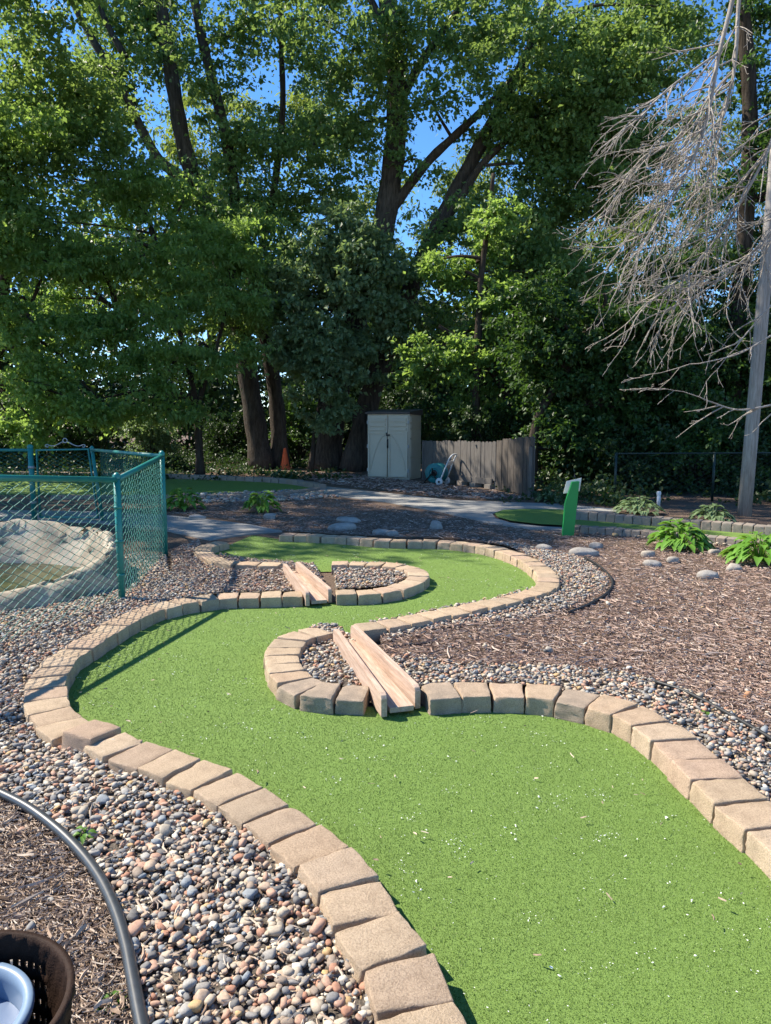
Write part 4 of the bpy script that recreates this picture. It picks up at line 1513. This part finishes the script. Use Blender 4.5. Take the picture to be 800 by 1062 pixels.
# the big twin-trunk cottonwood behind the shed
tree('cottonwood_tree', 'huge twin-trunk cottonwood leaning over behind the beige shed',
     [LB([(338, 482), (345, 425), (366, 340), (392, 260), (404, 200), (412, 120), (408, 40), (396, -40), (390, -140)], 24.0, .44, .24, 16, True),
      LB([(366, 486), (386, 405), (420, 315), (450, 245), (480, 185), (520, 110), (560, 30), (590, -50)], 23.6, .36, .12, 14, True),
      LB([(408, 215), (442, 170), (475, 138), (515, 100), (560, 48), (600, 10)], 24.0, .17, .06, 8, False, -1.5),
      LB([(452, 240), (478, 205), (505, 165), (560, 120), (610, 95)], 23.4, .16, .06, 8, False, -1.0),
      LB([(412, 110), (440, 60), (480, 0), (500, -70)], 24, .16, .05, 8),
      LB([(408, 60), (385, 0), (350, -60)], 24, .16, .05, 8)],
     [(345, 100, 55, 60, 24.5, 1.5, 7, .9), (410, 60, 40, 60, 22.8, .6, 14, .8), (420, 150, 26, 30, 23, .4, 4, .55), (480, 20, 70, 40, 24, 2, 16, 1.0), (575, 75, 90, 60, 23, 2, 28, 1.0), (640, 120, 70, 70, 22.5, 1.5, 20, 1.0),
      (575, 195, 75, 75, 22.5, 1.5, 24, .95), (665, 35, 60, 40, 23, 2, 13, .95), (600, 300, 60, 50, 22, 1.5, 13, .85), (520, 250, 35, 45, 22.6, .8, 8, .65), (440, 330, 40, 60, 22.6, .6, 9, .6), (460, 250, 24, 30, 22.6, .4, 4, .5),
      (520, 130, 35, 30, 23, 1, 6, .55), (505, 165, 30, 25, 25, .6, 4, .5), (455, 205, 20, 25, 25, .5, 3, .45), (490, 215, 35, 25, 25, .6, 5, .5), (455, -120, 260, 90, 25, 3, 22, 1.2)],
     98000, .155, M['leaf_cotton'], M['bark'], 201, world=[(-4, 3, 15.5, 19, 11.5, 15.0, 11, 1.3), (-10, -4, 17.4, 19.2, 11, 14, 10, 1.2)])  # world: unseen crown clumps added overhead to shade the walk and ground

# left pair of trunks
tree('cottonwood_tree', 'tall cottonwood with two forked stems behind the orange cone',
     [LB([(272, 482), (262, 420), (246, 330), (215, 225), (192, 155), (180, 90), (168, 10), (160, -80)], 24.6, .35, .17, 14, True),
      LB([(291, 482), (286, 410), (268, 310), (248, 225), (234, 140), (212, 50), (196, -30)], 25.0, .27, .13, 12, True),
      LB([(205, 190), (165, 165), (125, 90), (90, 30), (60, -30)], 24.2, .17, .09, 8),
      LB([(130, 60), (105, 10), (95, -40)], 24.2, .11, .05, 8),
      LB([(262, 300), (282, 210), (293, 120), (292, 50), (290, -40)], 25.3, .13, .07, 8)],
     [(50, 60, 70, 80, 21, 1.2, 17, .9), (140, 60, 70, 80, 25.6, 1.2, 22, 1.0), (265, 30, 40, 40, 25.5, 1.5, 7, .8), (330, 30, 50, 45, 25.5, 1.5, 10, .8), (300, 165, 80, 55, 25, 1.5, 26, .95), (100, 170, 80, 60, 21.4, 1.2, 15, .8),
      (150, -120, 160, 70, 26, 2, 9, 1.1), (240, 280, 75, 60, 23.6, .8, 20, .9), (30, 180, 50, 60, 20.6, 1, 10, .8), (205, 215, 40, 30, 23.6, .5, 6, .7), (232, 100, 28, 35, 24, .6, 4, .6)],
     86000, .15, M['leaf_cotton'], M['bark'], 202, world=[(-13, -2, 14.8, 18.2, 11.3, 15, 26, 1.3), (-11.5, -7.5, 12.3, 14.6, 11, 13, 5, 1.0)])  # world: clumps added above the view to shade mid-ground and dapple the turf

# box elders in front of them
tree('boxelder_tree', 'leafy boxelder drooping low over the turf behind the pond fence',
     [LB([(208, 484), (205, 440), (196, 380), (180, 320), (165, 260)], 21.5, .12, .05, 10, True),
      LB([(203, 425), (225, 360), (240, 290)], 21.5, .08, .04, 8), LB([(196, 390), (150, 350), (120, 320)], 21.5, .06, .03, 8)],
     [(150, 200, 60, 22, 21.8, 1.6, 8, .8), (225, 245, 60, 25, 21.6, 1.6, 9, .8), (120, 270, 60, 25, 21.2, 1.5, 9, .8), (200, 310, 60, 22, 21, 1.4, 9, .8), (90, 330, 60, 22, 20.8, 1.4, 8, .75),
      (160, 375, 70, 18, 20.5, 1.2, 10, .7), (235, 370, 35, 22, 20.8, 1, 6, .6), (110, 420, 55, 14, 20.3, 1, 7, .55), (195, 428, 50, 12, 20.4, .8, 7, .5), (255, 300, 25, 40, 21.2, .8, 6, .55), (60, 280, 40, 50, 21.5, 1.2, 8, .75)],
     33000, .145, M['leaf_elder'], M['bark2'], 203, droop=.75, elong=1.3, flat=.38, lz=.3)
tree('boxelder_tree', 'dense boxelder filling the left photo edge above the pond',
     [LB([(-15, 487), (-10, 430), (0, 330), (10, 240), (5, 160)], 20.5, .2, .08, 10, True), LB([(-8, 380), (30, 320), (50, 270)], 20.5, .08, .03, 8)],
     [(10, 130, 55, 30, 19.8, 1.2, 8, .85), (0, 200, 60, 30, 19.8, 1.2, 9, .8), (25, 265, 50, 25, 19.6, 1.2, 8, .8), (0, 330, 60, 25, 19.6, 1.2, 9, .75), (40, 385, 55, 25, 19.6, 1.2, 9, .7), (-60, 240, 50, 150, 19.0, 1.0, 7, .8), (70, 430, 60, 16, 20, 1, 9, .55), (5, 440, 45, 20, 20, 1, 7, .6)],
     27000, .145, M['leaf_elder'], M['bark2'], 204, droop=.55, flat=.4, lz=.32)
# bluish sucker growth on the cottonwood
tree('cottonwood_sapling', 'bluish young cottonwood hanging in front of the twin trunks',
     [LB([(322, 484), (330, 430), (345, 350), (352, 280)], 22.8, .09, .035, 8, True), LB([(335, 400), (372, 340), (392, 300)], 22.8, .05, .02, 8)],
     [(350, 270, 66, 45, 22.2, .9, 30, .5), (350, 345, 66, 60, 22.0, .9, 36, .5), (305, 330, 40, 70, 22.2, .8, 20, .45), (398, 300, 36, 60, 22.0, .7, 18, .42), (335, 420, 34, 24, 22.0, .6, 10, .34)],
     28000, .16, M['leaf_blue'], M['bark2'], 205, droop=.75, flat=.6, lz=.45)
# slim tree right of the shed
tree('maple_tree', 'slim young tree behind the board fence with a thin straight trunk',
     [LB([(492, 480), (494, 420), (496, 350), (499, 290), (507, 225), (512, 180)], 19.8, .13, .05, 10, True),
      LB([(535, 470), (528, 420), (510, 385), (480, 355), (455, 338)], 20.2, .12, .05, 8, False), LB([(496, 395), (520, 370), (550, 335), (580, 320)], 19.8, .06, .025, 6)],
     [(470, 300, 30, 40, 20, 1, 4, .5), (530, 330, 40, 40, 20.2, 1, 6, .55), (470, 390, 35, 30, 20.5, 1, 6, .55), (545, 410, 40, 40, 20.5, 1.2, 9, .65), (515, 235, 30, 30, 19.8, 1, 4, .5)],
     26000, .13, M['leaf_elder'], M['bark2'], 206)
tree('maple_tree', 'broad dark maple spreading behind the sign post',
     [LB([(558, 515), (552, 480), (560, 430), (590, 380), (625, 330)], 17.6, .17, .06, 10, True), LB([(556, 455), (610, 420), (660, 400), (705, 390)], 17.6, .09, .03, 8)],
     [(585, 385, 60, 55, 18, 1.2, 18, .75), (650, 345, 65, 45, 18, 1.2, 15, .75), (630, 450, 55, 35, 17.8, .8, 12, .6), (690, 420, 55, 50, 17.8, 1, 14, .7), (575, 330, 40, 35, 18.2, 1, 7, .65), (660, 480, 60, 18, 17.4, .8, 9, .5)],
     66000, .125, M['leaf_dark'], M['bark2'], 207, droop=.5)
tree('maple_tree', 'dark maple with a straight black trunk behind the bare twigs',
     [LB([(752, 515), (756, 450), (764, 350), (772, 250), (778, 120), (770, 0), (765, -90)], 18.6, .24, .14, 12, True)],
     [(745, 400, 60, 55, 19, 1.2, 15, .75), (790, 330, 40, 60, 19, 1.2, 9, .75), (740, 300, 50, 40, 19.4, 1.2, 7, .7), (775, 180, 35, 80, 19, 1.2, 7, .6), (740, 470, 60, 30, 18, .8, 11, .6), (690, 300, 30, 40, 19.5, 1, 4, .6), (790, 50, 30, 60, 19.5, 1.5, 5, .7), (850, 250, 60, 200, 19.5, 2, 22, 1.0), (800, -120, 120, 90, 20, 2, 14, 1.1)],
     60000, .125, M['leaf_dark'], M['bark2'], 208, droop=.45)
# sunlit willows further back
tree('willow_tree', 'sunlit yellow-green willow seen through the gap right of the leaning trunk',
     [LB([(545, 470), (545, 380), (550, 300), (560, 220)], 36, .3, .1, 10, True)],
     [(525, 310, 45, 60, 36, 2, 16, 1.3), (560, 250, 40, 50, 36, 2, 12, 1.2), (600, 330, 40, 50, 36, 2, 11, 1.2), (500, 400, 50, 40, 35, 2, 10, 1.2), (480, 230, 35, 50, 36, 2, 8, 1.1), (500, 170, 30, 35, 36, 2, 4, .9)],
     24000, .22, M['leaf_lit'], M['bark2'], 209, droop=.9, elong=1.8)
tree('willow_tree', 'sunlit pale willow glowing behind the hanging bare branches',
     [LB([(655, 470), (655, 380), (650, 280), (655, 180)], 40, .34, .1, 10, True)],
     [(635, 190, 35, 50, 40, 2, 10, 1.2), (650, 270, 60, 50, 40, 2, 14, 1.4), (710, 230, 50, 60, 40, 2, 9, 1.3), (620, 110, 30, 35, 40, 2, 5, 1.1), (690, 350, 70, 40, 39, 2, 14, 1.4), (735, 130, 40, 50, 40, 2, 6, 1.2), (780, 230, 40, 60, 40, 2, 8, 1.3)],
     26000, .24, M['leaf_lit'], M['bark2'], 210, droop=.9, elong=1.8)
tree('willow_tree', 'sunlit light green tree behind the left forked stems',
     [LB([(225, 470), (222, 380), (215, 280), (220, 180)], 38, .3, .1, 10, True)],
     [(210, 150, 40, 50, 38, 2, 9, 1.3), (390, 190, 25, 40, 38, 2, 6, 1.0), (345, 110, 40, 40, 38, 2, 8, 1.1), (265, 260, 70, 60, 38, 2, 14, 1.5), (380, 270, 40, 60, 38, 2, 8, 1.3)],
     22000, .24, M['leaf_lit'], M['bark2'], 211, droop=.7, elong=1.5)
# trees outside the left edge that shade the middle ground
def plain_tree(name, label, x, Y, H, spread, nleaf, size, seed, leafmat, cz=.62):
    g = np.random.default_rng(seed)
    m = MB()
    P = catmull([(0, 0, 0), (g.normal(0, .2), 0, H * .3), (g.normal(0, .4), g.normal(0, .4), H * .6), (0, 0, H * .92)], 5)
    m.tube([Vector(p) for p in P], list(np.linspace(.32, .07, len(P))), 12)
    t = thing(name, label, 'tree', (x, Y, 0), 0, 'trees of the wood edge')
    C = []
    for i in range(46):
        d = g.normal(size=3); d /= np.linalg.norm(d); q = g.random() ** .4
        C.append((d[0] * q * spread, d[1] * q * spread, H * cz + d[2] * q * H * (1 - cz)))
    C = np.array(C)
    for c in C[:24]:
        j = int(np.argmin(np.linalg.norm(P - c * np.array([1, 1, .8]), axis=1)))
        m.tube([Vector(P[j]), Vector((P[j] + c) / 2) + Vector((0, 0, .3)), Vector(c)], [.09, .05, .02], 6)
    m.build('trunk', M['bark'], t)
    V, F = leaf_cloud(C, np.full(len(C), 1.3) * g.uniform(.7, 1.2, len(C)), nleaf, size, g)
    np_obj('crown', V, F, leafmat, t)
plain_tree('cottonwood_tree', 'tall cottonwood beyond the left photo edge, nearest to the pond', -14.2, 16.6, 16.5, 4.3, 24000, .17, 301, M['leaf_cotton'])
plain_tree('cottonwood_tree', 'tall cottonwood beyond the left photo edge, farther from the pond', -19.5, 13.5, 14, 4.2, 13000, .18, 302, M['leaf_cotton'])
plain_tree('cottonwood_tree', 'tall cottonwood beyond the right photo edge', 16.0, 20.5, 16, 4.6, 13000, .18, 303, M['leaf_cotton'])

# ------------------------------------------------------------------ undergrowth shrubs
def shrub(px, Y, w_, h_, label, seed, mat='leaf_dark', n=4800, size=.115):
    g = np.random.default_rng(seed)
    p = pxat(px, Y)
    t = thing('shrub', label, 'shrub', p, 0, 'shrubs under the trees')
    m = MB()
    C, Rr = [], []
    for i in range(20):
        a = g.uniform(0, 2 * PI); q = math.sqrt(g.random())
        c = np.array([math.cos(a) * q * w_ / 2, math.sin(a) * q * w_ / 3, g.uniform(.22, .9) * h_])
        C.append(c); Rr.append(.34 * g.uniform(.8, 1.4))
        m.tube([Vector((c[0] * .15, c[1] * .15, 0)), Vector((c[0] * .6, c[1] * .6, c[2] * .6)), Vector(c)], [.022, .014, .006], 5)
    m.build('stems', M['bark2'], t)
    V, F = leaf_cloud(np.array(C), np.array(Rr), n, size, g)
    V[:, 2] = np.maximum(V[:, 2], .02)
    np_obj('crown', V, F, M[mat], t)
SH = [(-20, 24.0, 2.8, 2.9, 'dark shrub in the wood at the left photo edge'), (35, 24.4, 2.6, 2.6, 'dark shrub in the wood behind the pond gate'), (95, 25, 2.6, 2.8, 'dark shrub in the wood above the fence\'s back corner'),
      (160, 23.8, 1.3, 1.8, 'pale leafed shrub by the pond fence\'s right end'), (235, 27, 2.2, 2.2, 'low shrub in the wood left of the forked trunks'), (310, 26.5, 2.0, 2.8, 'dark shrub between the forked trunks and the twin trunks'),
      (400, 26, 2.4, 2.8, 'dark shrub behind the shed\'s left door'), (455, 22.4, 2.4, 2.4, 'dark shrub behind the shed\'s right wall'), (520, 19.5, 2.2, 1.9, 'dark shrub behind the board fence corner'),
      (600, 18.0, 2.2, 1.6, 'dark shrub behind the sign post'), (655, 17.0, 2.2, 1.5, 'dark shrub left of the dark chain-link fence'), (715, 16.6, 2.2, 1.6, 'dark shrub behind the dark chain-link fence'),
      (770, 17.0, 2.0, 1.7, 'dark shrub behind the utility pole'), (835, 17.0, 2.2, 1.8, 'dark shrub beyond the right photo edge')]
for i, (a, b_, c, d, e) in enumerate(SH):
    shrub(a, b_, c, d, e, 400 + i, 'leaf_blue' if i == 3 else ('leaf_shaded', 'leaf_dark')[i % 2])

def build_undergrowth():
    g = np.random.default_rng(480)
    C, Rr = [], []
    for x0, x1, y0, y1, cnt, zm in ((-19, 9, 25.2, 33, 330, .35), (3.4, 15, 16.2, 20, 150, .35), (-19, -6.5, 22.8, 25.5, 60, .35), (3.2, 14, 13.8, 16.2, 45, .2), (-16, -1.2, 19.6, 25.2, 210, .04)):
        for _ in range(cnt):
            C.append((g.uniform(x0, x1), g.uniform(y0, y1), g.uniform(.0, zm))); Rr.append(g.uniform(.35, .75) * (.6 if zm < .1 else 1))
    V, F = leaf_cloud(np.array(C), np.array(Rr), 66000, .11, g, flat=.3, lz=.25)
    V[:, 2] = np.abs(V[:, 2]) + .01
    o = np_obj('undergrowth', V, F, M['leaf_shaded'])
    tag(o, 'low dark undergrowth covering the wood floor', 'undergrowth', kind='stuff')
build_undergrowth()

# far wood, one mass
def build_wood():
    g = np.random.default_rng(500)
    C, Rr = [], []
    for i in range(1050):
        Y = g.uniform(29, 48)
        x = g.uniform(-34, 34)
        top = (6.5 if x > -2 else 11.0) + 2.0 * math.sin(x * .35) + 1.2 * math.sin(x * .9 + 1)
        z = g.uniform(.2, 1.0) * top if g.random() < .6 else g.uniform(0, 3)
        C.append((x, Y, z)); Rr.append(g.uniform(1.1, 1.9))
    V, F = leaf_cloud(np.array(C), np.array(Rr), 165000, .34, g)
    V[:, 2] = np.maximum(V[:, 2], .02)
    o = np_obj('woodland', V, F, M['leaf_shaded'])
    tag(o, 'dense dark wood far behind the first trees', 'wood', kind='stuff')
build_wood()

# ------------------------------------------------------------------ the bare hanging tree
def build_dead_tree():
    g = random.Random(77)
    base = Vector((7.1, 10.4, 0))
    t = thing('bare_tree', 'bare dead tree with bleached grey twigs hanging in from the upper right', 'tree', base, 0, 'trees of the wood edge')
    m = MB()
    tr = [Vector((0, 0, 0)), Vector((.05, 0, 2.5)), Vector((-.05, .05, 5.0)), Vector((-.2, 0, 7.4)), Vector((-.6, 0, 9.4)), Vector((-.9, 0, 10.6))]
    TP = [Vector(p) for p in catmull(tr, 5)]
    m.tube(TP, list(np.linspace(.19, .05, len(TP))), 12)
    m.build('trunk', M['deadwood'], t)
    bm_ = MB()
    def grow(p, d, L, r, lev):
        n = max(4, int(L / .11))
        pts, rad = [p.copy()], [r]
        d = d.normalized()
        drift = Vector((g.gauss(0, .05), g.gauss(0, .05), g.gauss(0, .05)))
        q = p.copy()
        kids = []
        for i in range(n):
            u = (i + 1) / n
            d = (d + drift * .5 + Vector((g.gauss(0, .13), g.gauss(0, .13), g.gauss(0, .13) - .035))).normalized()
            q = q + d * (L / n)
            pts.append(q.copy()); rad.append(max(.0027, r * (1 - .72 * u)))
            if lev < 3 and i >= 1 and g.random() < (.55 if lev == 0 else .48):
                kids.append((q.copy(), d.copy(), u, rad[-1]))
        bm_.tube(pts, rad, 6 if r > .012 else 4, cap=False)
        for kp, kd, u, kr in kids:
            ax = kd.cross(Vector((g.gauss(0, .5), 1 * g.choice((-1, 1)), g.gauss(0, .5)))).normalized()
            nd = Matrix.Rotation(R(g.uniform(22, 52)), 3, ax) @ kd
            grow(kp, nd, L * g.uniform(.28, .5) * (1.15 - .5 * u), max(.0045, kr * .62), lev + 1)
    off = base
    def main(pix, Y, r0, r1, dY=0.0, side=10, Ls=(.8, 1.4), bias=(-.75, 0, -.65), start=None):
        pts = [atY(x, y, Y + dY * i / (len(pix) - 1)) - off for i, (x, y) in enumerate(pix)]
        if start is not None:
            pts = [start] + pts
        P = [Vector(p) for p in catmull(pts, 8)]
        bm_.tube(P, list(np.linspace(r0, r1, len(P))), 8)
        for k in range(side):
            i = int(g.uniform(.12 if start is None else .34, .98) * (len(P) - 2))
            d = (P[i + 1] - P[i]).normalized()
            b = Vector((bias[0] + g.gauss(0, .5), g.gauss(0, .5), bias[2] + g.gauss(0, .45))).normalized()
            grow(P[i], d * .3 + b, g.uniform(*Ls), g.uniform(.008, .013), 0)
        grow(P[-1], (P[-1] - P[-3]), .8, r1, 0)
    main([(790, -90), (768, -30), (755, 20), (745, 60), (738, 100), (726, 147), (704, 195), (684, 228), (660, 262)], 9.6, .034, .012, 0, 40, (.8, 1.5), start=TP[-4])
    main([(785, -70), (768, -10), (763, 60), (757, 95), (745, 140), (738, 185), (733, 240)], 10.2, .032, .011, 0, 30, (.8, 1.4), start=TP[-5])
    main([(850, 20), (820, 100), (790, 170), (755, 230), (715, 280), (670, 315)], 9.3, .028, .009, .4, 36, (.7, 1.3), start=TP[-9])
    main([(860, 130), (830, 190), (800, 240), (765, 275), (725, 305), (690, 322)], 9.8, .026, .009, 0, 26, (.6, 1.2), start=TP[-12])
    main([(745, 55), (712, 78), (690, 95), (668, 118), (648, 135)], 9.6, .015, .006, -.4, 12, (.5, .9))
    main([(740, 95), (700, 145), (665, 165), (640, 205), (625, 235)], 9.6, .015, .006, .5, 14, (.5, .9))
    main([(860, 310), (825, 335), (800, 348), (766, 367), (726, 377)], 9.0, .02, .006, 0, 3, (.25, .5), start=TP[-17])
    main([(860, 400), (830, 410), (800, 420), (766, 425), (738, 417), (726, 412)], 9.0, .02, .006, 0, 6, (.3, .55), start=TP[-19])
    main([(870, 240), (835, 285), (800, 317), (775, 345), (762, 362)], 9.2, .02, .006, 0, 4, (.3, .6), start=TP[-15])
    bm_.build('branches', M['deadwood'], t)
    print('dead tree faces', len(bm_.f))
build_dead_tree()
